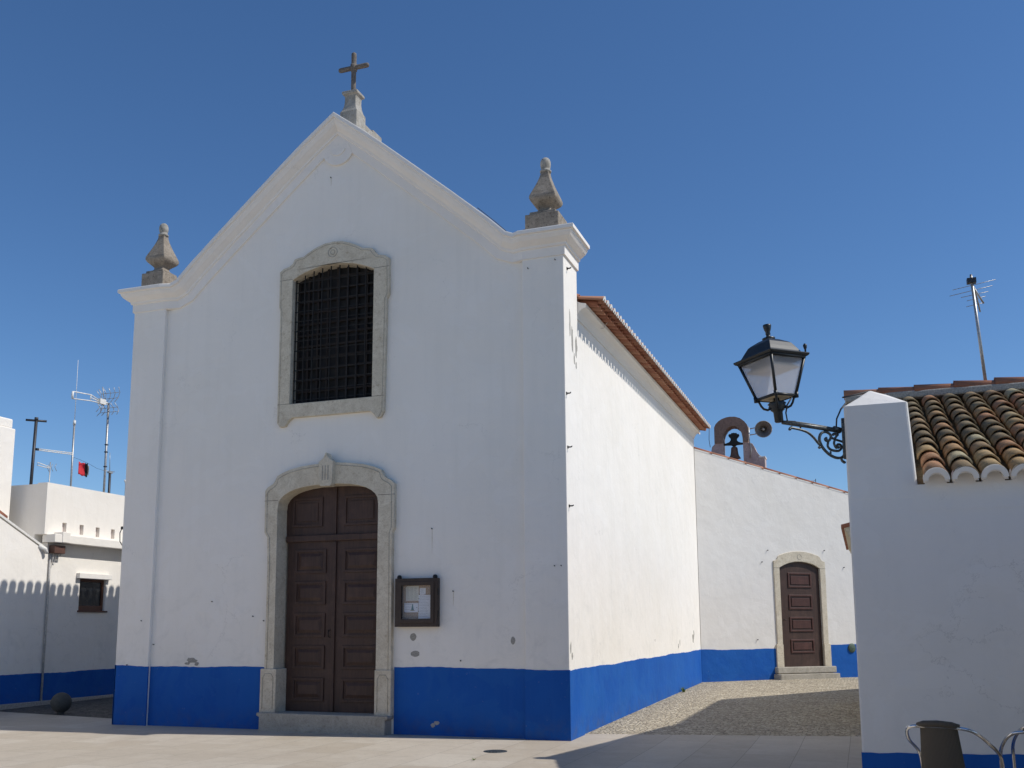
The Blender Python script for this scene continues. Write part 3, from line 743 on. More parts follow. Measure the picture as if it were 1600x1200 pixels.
MB().box(-2.65, -2.145, -.035, -.031, 1.71, 2.24).build("glass_pane", "case_glass", nb)
for x in (-2.70, -2.10):
    MB().lathe([(.008, -.05), (.035, -.045), (.038, -.01), (.028, .012), (.006, .018)], (x, -.03, 2.375), 10).build("bracket_knob", "iron_black", nb)
for z in (1.80, 2.13):
    MB().box(-2.05, -2.035, -.06, -.02, z-.05, z+.05).build("hinge", "iron_black", nb, .003)

# ================================================================ SACRISTY (turned 41 degrees)
sac = thing("sacristy", "low white wing with blue plinth and small stone framed red door behind the nave", "building", (2, 15, .1))
A = Vector((-.02, 12.38, 0)); dirv = Vector((3.81, 3.38, 0)).normalized(); nout = Vector((dirv.y, -dirv.x, 0))
def SF(u, v, d):   # u along the wall, v up, d into the wall
    p = A+dirv*u-nout*d; return (p.x, p.y, v)
LS = 7.6
def stop(u): return 6.27-.194*u
dz0 = .50; du0, du1 = 2.55, 3.90     # door opening along the wall
sdo = [(du0, -.3)]+arcpts(du0, du1, 3.16, .17, 10)+[(du1, -.3)]
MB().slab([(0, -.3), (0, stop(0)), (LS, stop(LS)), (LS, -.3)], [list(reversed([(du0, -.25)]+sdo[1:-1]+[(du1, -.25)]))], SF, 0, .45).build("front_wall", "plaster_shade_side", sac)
MB().slab([(.02, -.3), (.02, stop(0)-.02), (LS, stop(LS)-.02), (LS, -.3)], [], SF, 4.55, 5.0).build("rear_wall", "plaster", sac)
MB().slab([(LS-.4, -.3), (LS-.4, stop(LS)-.05), (LS, stop(LS)-.05), (LS, -.3)], [], SF, .45, 4.55).build("end_wall", "plaster", sac)
MB().slab([(0, stop(0)-.02), (LS+.1, stop(LS+.1)-.02), (LS+.1, stop(LS+.1)+.02), (0, stop(0)+.02)], [], SF, .10, 5.0).build("roof_deck", "mortar_grey", sac)
pm = MB()
pa = SF(-.01, 0, 0); pb = SF(du0-.13, 0, 0); plinth_strip(pm, pa, pb, nout, .985)
pm.build("plinth", "blue_paint", sac); pm = MB()
plinth_strip(pm, SF(du1+.13, 0, 0), SF(LS, 0, 0), nout, 1.06, .006, -.3, .006, 1.12)
pm.build("plinth", "blue_paint", sac)
# verge tiles, each lapping the next
vt = MB(); vm = MB(); u = 0.0; fn = lambda a, b, c: None
while u < LS:
    L_ = .55
    P0 = Vector(SF(u-.04, stop(u)+.045, .085)); P1 = Vector(SF(u+L_, stop(u+L_)+.03, .085))
    dd = (P1-P0).normalized(); side = Vector((nout.x, nout.y, 0)); up_ = side.cross(dd); up_ = up_ if up_.z > 0 else -up_
    ff = lambda s_, t_, h_, P0=P0, dd=dd, side=side, up_=up_: P0+side*s_+dd*t_+up_*h_
    canal(vt, ff, 0, 0, (P1-P0).length, .078, .095, -.02, -.03, 8, .015, True, rnd(.1, 1))
    vm.slab([(u, stop(u)-.015), (u+L_*.9, stop(u+L_*.9)-.012), (u+L_*.9, stop(u+L_*.9)+.025), (u, stop(u)+.02)], [], SF, -.006, .15)
    u += L_
vt.build("verge_tiles", "tile_red", sac); vm.build("verge_mortar", "mortar_white", sac)
rt = MB()
for k in range(1, 20):
    for j in range(4):
        u = j*1.9; P0 = Vector(SF(u, stop(u)+.03, .12+k*.222)); P1 = Vector(SF(u+2.0, stop(u+2.0)+.03, .12+k*.222)); dd = (P1-P0).normalized(); up_ = nout.cross(dd); up_ = up_ if up_.z > 0 else -up_
        ff = lambda s_, t_, h_, P0=P0, dd=dd, up_=up_: P0+nout*s_+dd*t_+up_*h_
        canal(rt, ff, 0, 0, (P1-P0).length, .075, .085, -.01, -.02, 6, .015, True, rnd(.1, 1))
rt.build("roof_tiles", "tile_red", sac)
# door
so = [(du0-.17, 1.10), (du0-.185, 3.10), (du0-.185, 3.34), (du0-.10, 3.36), (du0-.06, 3.40), (du0-.03, 3.46), (du0+.03, 3.50), (du0+.25, 3.565), (du0+.48, 3.605), (du0+.675, 3.615),
      (du1-.48, 3.605), (du1-.25, 3.565), (du1-.03, 3.50), (du1+.03, 3.46), (du1+.06, 3.40), (du1+.10, 3.36), (du1+.185, 3.34), (du1+.185, 3.10), (du1+.17, 1.10), (du1, 1.10)]
ds = MB().slab(so+list(reversed(sdo[1:-1]))+[(du0, 1.10)], [], SF, -.035, .40).build("door_surround", "limestone", sac, .01)
for a, b in ((du0-.22, du0), (du1, du1+.22)):
    MB().slab([(a, .5), (b, .5), (b, 1.10), (a, 1.10)], [], SF, -.05, .40).build("jamb_base", "limestone", sac, .01)
for a, b in ((du0-.185, du0), (du1, du1+.185)):
    MB().slab([(a, 3.145), (b, 3.145), (b, 3.153), (a, 3.153)], [], SF, -.0365, -.02).build("joint", "cross_stone", ds)
q = MB(); q.tube([SF(3.225+.07*math.cos(R(t)), 3.46+.07*math.sin(R(t)), -.036) for t in range(0, 361, 24)], .006, 6); q.build("fillet", "limestone_step", ds)
leaf = MB().slab([(du0-.02, .5)]+arcpts(du0-.02, du1+.02, 3.16, .19, 10)+[(du1+.02, .5)], [], SF, .035, .10).build("door_leaf", "door_wood", sac)
for za, zb in ((2.62, 3.03), (2.03, 2.43), (1.43, 1.83), (.86, 1.23)):
    c0, c1 = du0+.30, du1-.27; mbp = MB()
    mbp.slab([(c0, za), (c1, za), (c1, zb), (c0, zb)], [list(reversed([(c0+.05, za+.05), (c1-.05, za+.05), (c1-.05, zb-.05), (c0+.05, zb-.05)]))], SF, .013, .045)
    mbp.slab([(c0+.09, za+.09), (c1-.09, za+.09), (c1-.09, zb-.09), (c0+.09, zb-.09)], [], SF, .019, .045)
    mbp.build("door_panel", "door_wood_red", leaf, .008)
MB().tube([SF(du0+.10, 1.75, .035), SF(du0+.10, 1.75, -.02), SF(du0+.17, 1.74, -.02)], .01, 6).build("handle", "iron_black", leaf)
MB().slab([(du0-.05, .3), (du1+.05, .3), (du1+.05, 3.5), (du0-.05, 3.5)], [], SF, .21, .44).build("door_backing", "interior_dark", sac)
MB().slab([(du0-.28, .33), (du1+.30, .33), (du1+.30, .50), (du0-.28, .50)], [], SF, -.14, .42).build("door_step", "limestone_step", sac, .02)
MB().slab([(du0-.32, -.1), (du1+.28, -.1), (du1+.28, .318), (du0-.32, .318)], [], SF, -.30, .42).build("door_step", "limestone_step", sac, .025)
for u_, z_ in ((2.2, 3.62), (4.1, 3.66), (2.0, 3.3), (1.75, 1.23), (4.75, 3.2)):
    P = Vector(SF(u_, z_, 0)); MB().tube([P-nout*.01, P+nout*.04], .012, 6).build("iron_peg", "iron_black", sac)
vc = MB(); Mv = Matrix.Translation(Vector(SF(4.86, .975, -.004))) @ nout.to_track_quat('Z', 'Y').to_matrix().to_4x4()
vc.lathe([(.125, -.01), (.128, .02), (.11, .035), (.06, .04), (.02, .05), (.01, .052)], (0, 0, 0), 18, M=Mv)
tag(vc.build("wall_valve_cover", "valve_green", None), "round weathered green cover on the blue band right of the small door", "valve cover")

# bell gable on the roof
BY = 15.5
bg_ = [(.0, 5.6), (.0, 6.72), (.03, 6.86), (.10, 6.93), (.112, 6.94), (.125, 7.42), (.17, 7.52), (.25, 7.60), (.36, 7.67), (.5, 7.71), (.6, 7.72), (.72, 7.71), (.86, 7.66), (.98, 7.56), (1.06, 7.45), (1.085, 7.36), (1.08, 6.93), (1.20, 6.89), (1.25, 6.80), (1.31, 6.65), (1.39, 6.53), (1.47, 6.475), (1.54, 6.465), (1.54, 5.6)]
ib = [(.355, 5.95), (.362, 7.12), (.40, 7.25), (.48, 7.37), (.58, 7.435), (.65, 7.445), (.74, 7.43), (.84, 7.35), (.905, 7.22), (.93, 7.08), (.935, 5.95)]
bc = thing("bell_gable", "small pinkish plaster bell gable with brown brick arch rising behind the low wing", "bell gable", (.8, BY, 5.7))
MB().slab(bg_, [list(reversed(ib))], XZ(), BY, BY+.42).build("wall", "pink_stone", bc, .012)
oa = bg_[5:16]
am = MB()
outer_b = [(x+(.012 if x > .6 else -.012), z+.012) for x, z in [(.118, 7.0)]+oa+[(1.08, 6.95)]]
inner_b = [(.362, 7.12), (.40, 7.25), (.48, 7.37), (.58, 7.435), (.65, 7.445), (.74, 7.43), (.84, 7.35), (.905, 7.22), (.93, 7.08)]
am.slab([(.11, 6.95)]+outer_b[1:-1]+[(1.09, 6.95), (.933, 6.95)]+list(reversed(inner_b))+[(.36, 6.95)], [], XZ(), BY-.03, BY+.44)
am.build("brick_arch", "brick_arch", bc, .01)
MB().box(1.36, 1.56, BY-.02, BY+.44, 6.44, 6.49).build("coping", "mortar_white", bc, .01)
bell = thing("church_bell", "bronze bell hanging from a dark yoke inside the arch of the bell gable", "bell", (.65, BY+.2, 6.9))
by = BY+.2
MB().lathe([(.025, 6.93), (.028, 6.865), (.055, 6.855), (.088, 6.835), (.098, 6.80), (.105, 6.72), (.115, 6.64), (.135, 6.58), (.165, 6.53), (.182, 6.505), (.175, 6.50), (.15, 6.53), (.10, 6.62), (.03, 6.7)], (.655, by, 0), 20).build("bell_body", "bell_bronze", bell)
yk = MB().slab([(.34, 6.915), (.335, 6.955), (.42, 6.965), (.52, 7.0), (.565, 7.06), (.555, 7.12), (.51, 7.165), (.50, 7.215), (.53, 7.245), (.57, 7.235), (.595, 7.275), (.64, 7.265), (.66, 7.285), (.69, 7.26), (.74, 7.27), (.755, 7.225), (.80, 7.235), (.815, 7.195), (.79, 7.15), (.75, 7.11), (.735, 7.06), (.78, 7.0), (.86, 6.965), (.96, 6.955), (.96, 6.915), (.75, 6.905), (.65, 6.885), (.55, 6.905)], [], XZ(), by-.06, by+.06)
yk.build("yoke", "yoke_green", bell, .012)
MB().tube([(.60, by, 6.90), (.655, by, 6.86), (.71, by, 6.90)], .02, 6).build("crown_staple", "iron_black", bell)
MB().tube([(.655, by, 6.66), (.655, by, 6.53), (.655, by, 6.49)], [.01, .012, .025], 6).build("clapper", "iron_black", bell)
MB().tube([(.38, by-.05, 6.95), (.36, by-.1, 7.05), (.33, by-.12, 7.13)], .012, 6).build("bell_lever", "iron_black", bell)
# loudspeaker horn
hn = thing("horn_loudspeaker", "round grey horn loudspeaker fixed to the side of the bell gable", "loudspeaker", (1.54, BY-.3, 7.2))
hd = Vector((.10, -1, -.12)).normalized(); Mh = Matrix.Translation((1.56, BY-.30, 7.235)) @ hd.to_track_quat('Z', 'Y').to_matrix().to_4x4()
MB().lathe([(.06, -.34), (.065, -.2), (.09, -.12), (.14, -.05), (.20, -.01), (.237, .0), (.215, -.005), (.16, -.05), (.09, -.14), (.05, -.22)], (0, 0, 0), 28, M=Mh).build("horn", "horn_grey", hn)
rim = MB(); rim.tube([Mh @ Vector((.238*math.cos(R(t)), .238*math.sin(R(t)), 0)) for t in range(0, 361, 12)], .011, 6); rim.build("rim", "horn_rim", hn)
MB().lathe([(.001, -.06), (.035, -.06), (.04, -.09), (.02, -.2)], (0, 0, 0), 12, M=Mh).build("driver_cone", "horn_rim", hn)
MB().tube([(1.10, BY+.1, 7.34), (1.30, BY-.05, 7.34), (1.50, BY-.12, 7.25)], .016, 6).tube([(1.10, BY+.1, 7.16), (1.30, BY-.05, 7.15), (1.50, BY-.12, 7.2)], .016, 6).tube([(1.12, BY-.03, 7.36), (1.12, BY-.03, 7.0), (1.16, BY-.03, 6.7), (1.13, BY-.03, 6.45)], .018, 6).build("mounting_arm", "antenna_metal", hn)

# ================================================================ weed
wd = thing("weed", "small green weed growing at the foot of the sunlit blue nave wall", "weed", (.05, 9.1, .12))
lm = MB()
for k in range(26):
    a = rnd(0, 6.28); L_ = rnd(.05, .15); d = Vector((math.cos(a)*.6+.2, math.sin(a)*.6, rnd(.5, 1.3))).normalized(); P = Vector((.03+rnd(0, .05), 9.1+rnd(-.1, .1), .11))
    sd = d.cross(Vector((0, 0, 1))).normalized()*.013
    lm.add([P, P+d*L_*.5+sd, P+d*L_, P+d*L_*.5-sd], [(0, 1, 2, 3)])
lm.build("leaves", "leaf_green", wd)
MB().tube([(.03, 9.1, .10), (.05, 9.1, .16), (.06, 9.08, .24)], .006, 6).build("stem", "leaf_green", wd)
wd2 = thing("weed", "tiny yellowish weed growing in a plaza paving joint in front of the church", "weed", (-2.0, -3.1, .0))
lm = MB()
for k in range(14):
    a = rnd(0, 6.28); L_ = rnd(.02, .05); d = Vector((math.cos(a), math.sin(a), rnd(.4, 1.0))).normalized(); P = Vector((.0, .0, .0))+Vector((.47-1.02, -2.36, .002))
    sd = d.cross(Vector((0, 0, 1))).normalized()*.006
    lm.add([P, P+d*L_*.5+sd, P+d*L_, P+d*L_*.5-sd], [(0, 1, 2, 3)])
wd2.location = (-.55, -2.36, 0); lm.build("leaves", "leaf_green", wd2)

# drain cover and stone ball
dr = MB(); dr.lathe([(.155, -.01), (.155, .006), (.14, .008), (.135, .004), (.02, .005)], (-.60, -1.47, 0), 28)
for i in range(5): dr.box(-.70+i*.045, -.68+i*.045, -1.56, -1.38, .003, .009)
tag(dr.build("drain_cover", "drain_iron", None), "small round iron drain cover set in the sunlit plaza paving", "drain cover")
tag(MB().lathe([(.188*math.sin(math.pi*i/18)+.0005, .225-.188*math.cos(math.pi*i/18)) for i in range(19)], (-10.33, 1.22, 0), 32).lathe([(.07, .0), (.065, .03), (.06, .07)], (-10.33, 1.22, .0), 16).build("stone_ball_bollard", "ball_stone", None), "dark round stone ball bollard at the edge of the plaza by the street", "bollard")

# ================================================================ LEFT BUILDINGS
# low gabled house nearest the camera
ha = thing("white_gabled_house", "white house with blue plinth and sloping verge at the left edge of the photo", "house", (-14, -1, 0))
XA = -12.30
PX = lambda u, v, d: (d, u, v)
ga = [(-8, -.3), (-8, 2.4), (-1.7, 5.24), (2.66, 3.20), (2.66, -.3)]
MB().slab(ga, [], PX, XA, XA-.3).build("wall", "plaster", ha)
MB().box(XA-5.5, XA-.3, -8, -7.7, -.3, 2.4).box(XA-5.5, XA-.3, 2.36, 2.655, -.3, 3.2).build("side_wall", "plaster", ha)
rb = MB()
for (y0, z0, y1, z1) in ((-8.2, 2.33, -1.7, 5.28), (-1.7, 5.28, 2.62, 3.255)):
    rb.add([(XA+.006, y0, z0), (XA+.006, y1, z1), (XA-5.5, y1, z1), (XA-5.5, y0, z0), (XA+.006, y0, z0+.05), (XA+.006, y1, z1+.05), (XA-5.5, y1, z1+.05), (XA-5.5, y0, z0+.05)],
           [(0, 1, 2, 3), (4, 7, 6, 5), (0, 4, 5, 1), (2, 6, 7, 3), (0, 3, 7, 4), (1, 5, 6, 2)])
rb.build("roof", "mortar_white", ha)
vt = MB()
for k in range(14):
    ya = 1.55-k*.45; yb = ya-.5
    f_ = lambda y: 3.255+(2.62-y)*(5.28-3.255)/4.32+.05
    if yb > -1.7: vt.tube([(XA-.10, ya, f_(ya)+.03), (XA-.10, yb, f_(yb)+.03)], [.075, .09], 8, True, rnd(.1, 1))
vt.build("verge_tiles", "tile_red", ha)
nb2 = MB().tube([(XA-.02, 2.40, 3.33), (XA+.06, 2.52, 3.27), (XA+.07, 2.55, 3.18)], [.05, .045, .04], 8)
nb2.build("eave_tile", "mortar_white", ha)
pm = MB(); plinth_strip(pm, (XA, -8, 0), (XA, 2.66, 0), (1, 0, 0), .685); pm.build("plinth", "blue_paint", ha)
# flat roofed house
hb = thing("flat_roofed_house", "white flat roofed house with projecting ledge, scuppers and one brown framed window", "house", (-14, 6, 0))
XB = -12.33
wy0, wy1, wz0, wz1 = 3.66, 4.47, 2.0, 2.70
MB().slab([(2.662, -.3), (2.662, 3.42), (14, 3.42), (14, -.3)], [[(wy0, wz0), (wy0, wz1), (wy1, wz1), (wy1, wz0)]], PX, XB, XB-.35).build("wall", "plaster", hb)
MB().slab([(2.53, 3.60), (2.53, 4.712), (14, 4.69), (14, 3.60)], [[(y, z0), (y, z0+.22), (y+.12, z0+.22), (y+.12, z0)] for y, z0 in ((3.02, 3.67), (3.53, 3.67), (4.03, 3.66), (4.52, 3.66), (5.05, 3.66), (5.56, 3.66), (6.1, 3.66))], PX, XB+.02, XB-.25).build("parapet", "plaster", hb)
MB().box(XB-6, XB-.25, 2.535, 2.75, 3.1, 4.69).build("side_parapet", "plaster", hb)
MB().box(XB-6, XB-.25, 3.0, 14, 3.5, 4.0).build("roof_slab", "mortar_grey", hb)
for y, z0 in ((3.02, 3.67), (3.53, 3.67), (4.03, 3.66), (4.52, 3.66), (5.05, 3.66), (5.56, 3.66), (6.1, 3.66)):
    MB().box(XB-.24, XB-.06, y-.01, y+.13, z0-.01, z0+.23).build("scupper", "scupper_shade", hb)
MB().box(XB-.1, -12.08, 2.60, 14, 3.425, 3.60).build("ledge", "plaster", hb, .01)
MB().box(XB-.1, -12.06, 2.80, 3.02, 3.43, 3.66).build("ledge_block", "plaster", hb, .01)
MB().box(XB-.02, XB+.10, 3.54, 4.56, 2.705, 2.82).build("lintel", "plaster_shade_side", hb, .008)
fr = MB(); fr.slab([(wy0, wz0), (wy1, wz0), (wy1, wz1), (wy0, wz1)], [[(wy0+.05, wz0+.11), (wy0+.05, wz1-.06), (wy1-.06, wz1-.06), (wy1-.06, wz0+.11)]], PX, XB-.05, XB-.11)
wf = fr.build("window_frame", "frame_brown", hb, .006)
MB().box(XB-.09, XB-.08, wy0+.04, wy1-.04, wz0+.04, wz1-.04).build("pane", "window_glass", wf)
MB().box(XB-.04, XB+.04, wy0-.03, wy1+.06, wz0-.035, wz0+.0).build("window_sill", "frame_brown", hb, .004)
MB().box(XB-.34, XB-.12, wy0-.05, wy1+.05, wz0-.05, wz1+.05).build("window_backing", "interior_dark", hb)
pm = MB(); plinth_strip(pm, (XB, 2.68, 0), (XB, 14, 0), (1, 0, 0), .685); pm.build("plinth", "blue_paint", hb)
MB().tube([(XB+.04, 2.72, .1), (XB+.04, 2.72, 2.6), (XB+.03, 2.72, 3.0), (XB+.03, 2.78, 3.3)], .022, 8).build("downpipe", "cable_pale", hb)
jb = thing("wall_lantern_box", "small brown box lamp with hanging cables under the ledge of the flat roofed house", "lamp", (XB+.1, 2.85, 3.25))
MB().box(XB+.0, XB+.17, 2.70, 3.0, 3.20, 3.37).build("housing", "box_brown", jb, .01)
MB().tube([(XB+.1, 2.75, 3.21), (XB+.08, 2.74, 3.0), (XB+.05, 2.80, 2.95), (XB+.06, 2.85, 3.1), (XB+.07, 2.95, 3.15), (XB+.08, 3.03, 3.36)], .008, 6).build("cable", "cable_pale", jb)
MB().tube([(XB+.1, 2.80, 3.21), (XB+.08, 2.83, 3.05), (XB+.06, 2.88, 3.05), (XB+.06, 2.90, 3.2)], .007, 6).build("cable", "cable_pale", jb)
# taller block behind
hc = thing("tall_white_block", "plain tall white block with stepped top edge at the far left", "building", (-15, -1, 0))
MB().box(-19, -13.0, -5, 2.235, -.3, 5.87).build("wall", "plaster", hc, .02)
MB().box(-19, -13.04, -5, 2.19, 5.87, 6.08).build("parapet", "plaster", hc, .03)

# ---- roof aerials (stand on the flat roof, in the plane x = -15)
XM = -15.0; ZR = 4.0
def yagi_dir(mb, y0, y1, z, n, w0, w1, r=.006, x=XM):
    for i in range(n):
        y = y0+(y1-y0)*i/(n-1); w_ = w0+(w1-w0)*i/(n-1); mb.tube([(x-w_, y, z), (x+w_, y, z)], r, 5)
GA = "antennas and masts on the flat roof"
pole = thing("roof_pole", "thick dark pole with flat crossbar on top, leftmost above the flat roof", "pole", (XM, 4.7, ZR), GA)
MB().tube([(XM, 4.69, ZR), (XM, 4.74, 6.72)], .038, 10).build("shaft", "antenna_dark", pole)
MB().tube([(XM-.17, 4.74-.165, 6.70), (XM+.17, 4.74+.165, 6.70)], .028, 8).tube([(XM, 4.74, 6.70), (XM, 4.74, 6.78)], .045, 8).build("crossbar", "antenna_dark", pole)
wh = thing("whip_antenna", "slim mast with tall thin white whip and a long horizontal boom", "antenna", (XM, 6.0, ZR), GA)
MB().tube([(XM, 6.015, ZR), (XM, 6.0, 6.85)], .024, 8).build("mast", "antenna_metal", wh)
MB().tube([(XM, 6.0, 6.83), (XM, 6.0, 6.95)], .035, 8).build("whip_base", "antenna_white", wh)
MB().tube([(XM, 6.0, 6.93), (XM, 5.99, 8.57)], [.008, .005], 6).build("whip", "antenna_white", wh)
bm_ = MB().tube([(XM, 4.85, 6.01), (XM, 5.99, 6.09)], .012, 6).tube([(XM, 4.85, 5.975), (XM, 5.99, 6.05)], .012, 6)
for i in range(8): y = 4.9+i*.14; bm_.tube([(XM, y, 5.98+.08*(y-4.85)/1.14), (XM, y+.05, 6.015+.08*(y-4.85)/1.14)], .007, 5)
bm_.build("boom", "antenna_white", wh)
MB().box(XM-.03, XM+.03, 4.80, 4.86, 5.965, 6.02).build("boom_tip", "antenna_dark", wh)
mn = thing("television_antenna", "tall mast carrying a pale loop television aerial with curved reflector rods", "antenna", (XM, 7.2, ZR), GA)
MB().tube([(XM, 7.21, ZR), (XM, 7.19, 7.66)], .03, 8).build("mast", "antenna_metal", mn)
lp = MB(); lp.tube([(XM, 6.82, 7.67), (XM, 6.52, 7.75), (XM, 5.90, 7.70), (XM, 5.88, 7.60), (XM, 5.90, 7.51), (XM, 6.51, 7.585), (XM, 6.82, 7.60)], .015, 6)
lp.tube([(XM, 6.52, 7.75), (XM, 6.51, 7.585)], .014, 6); lp.tube([(XM, 6.52, 7.67), (XM, 6.85, 7.64)], .014, 6).tube([(XM, 5.885, 7.5), (XM, 5.87, 7.6), (XM, 5.885, 7.7)], .03, 6)
lp.build("director_loop", "antenna_white", mn)
MB().box(XM-.05, XM+.05, 6.82, 7.04, 7.58, 7.72).tube([(XM, 7.0, 7.65), (XM, 7.22, 7.66)], .022, 6).build("dipole_box", "antenna_white", mn)
rf_ = MB()
rf_.tube([(XM, 7.03, 7.68), (XM, 6.98, 7.86), (XM, 6.93, 8.06)], .013, 5).tube([(XM, 7.03, 7.62), (XM, 6.98, 7.5), (XM, 6.9, 7.36)], .013, 5)
for xo in (-.28, -.14, 0, .14, .28):
    rf_.tube([(XM+xo, 7.10, 7.66), (XM+xo, 7.22, 7.80), (XM+xo*1.1, 7.25, 7.95), (XM+xo*1.2, 7.16, 8.08)], .009, 5)
    rf_.tube([(XM+xo, 7.10, 7.64), (XM+xo, 7.22, 7.54), (XM+xo*1.1, 7.24, 7.44), (XM+xo*1.2, 7.14, 7.32)], .009, 5)
for zz in (7.42, 7.54, 7.80, 7.95): rf_.tube([(XM-.3, 7.22, zz), (XM+.3, 7.22, zz)], .008, 5)
rf_.tube([(XM, 7.03, 7.65), (XM, 6.72, 7.90)], .008, 5).tube([(XM, 7.03, 7.65), (XM, 6.74, 7.33)], .009, 5)
rf_.build("reflector", "antenna_metal", mn)
for z in (5.9, 6.5, 6.3): MB().box(XM-.035, XM+.035, 7.165, 7.235, z, z+.03).build("clamp", "antenna_dark", mn)
sa = thing("small_television_antenna", "small pale television aerial low behind the corner of the flat roof", "antenna", (XM, 5.3, ZR), GA)
MB().tube([(XM, 5.30, ZR), (XM, 5.28, 5.74)], .013, 6).build("mast", "antenna_metal", sa)
MB().tube([(XM, 5.28, 5.61), (XM, 5.1, 5.64), (XM, 4.88, 5.67), (XM, 4.87, 5.60), (XM, 5.1, 5.585), (XM, 5.28, 5.59)], .011, 6).build("director_loop", "antenna_white", sa)
q = MB()
for xo in (-.12, 0, .12): q.tube([(XM+xo, 5.36, 5.70), (XM+xo, 5.31, 5.61), (XM+xo, 5.38, 5.52)], .007, 5)
q.build("reflector", "antenna_metal", sa)
s4 = thing("short_antenna_mast", "short dark mast with a small crosspiece and thin spike, nearest the church corner", "antenna", (XM, 7.4, ZR), GA)
MB().tube([(XM, 7.41, ZR), (XM, 7.39, 5.80)], .034, 8).build("mast", "antenna_dark", s4)
MB().tube([(XM, 7.38, 5.8), (XM, 7.345, 6.33)], [.01, .006], 6).build("spike", "antenna_metal", s4)
MB().tube([(XM, 7.14, 5.80), (XM, 7.57, 5.825)], .009, 5).box(XM-.04, XM+.04, 7.33, 7.46, 5.76, 5.80).build("crosspiece", "antenna_metal", s4)
pv = MB().tube([(XM, 8.03, ZR), (XM, 8.03, 5.55), (XM, 8.0, 5.62), (XM, 7.97, 5.66)], .02, 6)
tag(pv.build("vent_pipe", "antenna_white", None), "thin white pipe with bent tip rising beside the church's left corner", "pipe")
# flag on a thin line between the two masts
fg = thing("flag", "small red and black flag fluttering on a thin line between the roof masts", "flag", (XM, 6.45, 5.75))
def cloth(u0, u1, z0, z1, mat, ph=0):
    mb = MB(); n_ = 8; vs = []
    for i in range(n_+1):
        for j in range(7):
            u = u0+(u1-u0)*i/n_; z = z0+(z1-z0)*j/6
            q = .035*math.sin(ph+13*u+j*.5)
            vs.append((XM+.70*u-.7*q, 6.42+.70*u+.7*q, z-.25*(u+.2)+.012*math.sin(ph+j*1.3+i)))
    mb.add(vs, [(i*7+j, (i+1)*7+j, (i+1)*7+j+1, i*7+j+1) for i in range(n_) for j in range(6)], 0, True)
    o = mb.build("cloth", mat, fg); so_ = o.modifiers.new("thick", 'SOLIDIFY'); so_.thickness = .006
cloth(-.13, .03, 5.60, 5.94, "flag_red"); cloth(.03, .10, 5.60, 5.95, "flag_black"); cloth(.10, .13, 5.66, 5.90, "flag_pale")
MB().tube([(XM, 6.01, 5.99), (XM, 6.30, 5.955), (XM, 6.60, 5.90), (XM, 6.9, 5.82), (XM, 7.19, 5.80)], .0035, 5).build("line", "cable_dark", fg)

# ================================================================ CAFE (right)
cf = thing("cafe_house", "low white house with mossy clay tile roof and square corner pillar at right", "house", (6, -2, 0))
CY = -4.80
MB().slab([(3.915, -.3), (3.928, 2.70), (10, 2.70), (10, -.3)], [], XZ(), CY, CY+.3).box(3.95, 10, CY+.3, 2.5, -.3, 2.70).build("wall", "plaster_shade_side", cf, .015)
RZ0 = 2.765; RS = .43; RYr = -1.30
def rz(y): return RZ0+RS*(y-(CY-.06))
zr = rz(RYr)
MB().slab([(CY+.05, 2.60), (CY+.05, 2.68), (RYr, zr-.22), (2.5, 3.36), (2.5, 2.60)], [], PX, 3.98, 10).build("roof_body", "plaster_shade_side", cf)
pil = MB()
def taper(mb, b, t, zb, zt_):
    x0, x1, y0, y1 = b; X0, X1, Y0, Y1 = t
    mb.add([(x0, y0, zb), (x1, y0, zb), (x1, y1, zb), (x0, y1, zb), (X0, Y0, zt_), (X1, Y0, zt_), (X1, Y1, zt_), (X0, Y1, zt_)],
           [(0, 3, 2, 1), (4, 5, 6, 7), (0, 1, 5, 4), (1, 2, 6, 5), (2, 3, 7, 6), (3, 0, 4, 7)])
taper(pil, (3.9285, 4.50, CY-.0015, CY+.52), (3.934, 4.460, CY-.0015, CY+.5), 2.66, 3.515)
pil.add([(3.934, CY-.0015, 3.515), (4.460, CY-.0015, 3.515), (4.460, CY+.5, 3.515), (3.934, CY+.5, 3.515), (4.05, CY+.1, 3.60), (4.16, CY+.22, 3.695), (4.30, CY+.2, 3.635)], [(0, 1, 6, 5, 4), (1, 2, 6), (2, 5, 6), (2, 3, 5), (3, 4, 5), (3, 0, 4)])
pil.build("corner_pillar", "plaster_shade_side", cf, .022, 3)
pm = MB(); plinth_strip(pm, (3.912, CY, 0), (10, CY, 0), (0, -1, 0), .535, .006, -.3, .006, .68)
pm.build("plinth", "blue_paint", cf)
RT = .405
fn = frame_fn((4.41, CY-.035, RZ0-.02), (1, 0, 0), (0, 1, RT))
Ls = (RYr-.12-(CY-.035))*math.sqrt(1+RT*RT)
P_ = .2215; tm = MB(); pmn = MB(); mm = MB()
tones = [.05, .12, .2, .27, .33, .42, .5, .57, .62, .7, .75, .86, .92, 1.0]
for c in range(24):
    s0 = .228+(c-0)*P_
    if c < 24:
        k = 0; tt = 0.0; nC = 11; ln = Ls/nC
        for k in range(nC):
            tt = k*ln+rnd(-.022, .022); tn = random.choice(tones)
            if k < 2 and random.random() < .5: tn = random.choice([.7, .86, .92])
            canal(tm, fn, s0+rnd(-.011, .011), tt-(.045 if k == 0 else 0), tt+ln+.06, .098, .083, .075+.022, .075-.006, 10, .015, True, max(.01, tn+rnd(-.04, .04)))
            canal(pmn, fn, s0-P_/2+rnd(-.004, .004), tt+(.13 if k == 0 else 0), tt+ln+.06, .092, .08, .068+.006, .068-.006, 8, .014, False, max(.01, rnd(0, .6)))
        mouth(mm, fn, s0, -.062, .104, .085, .064, 12, .03)
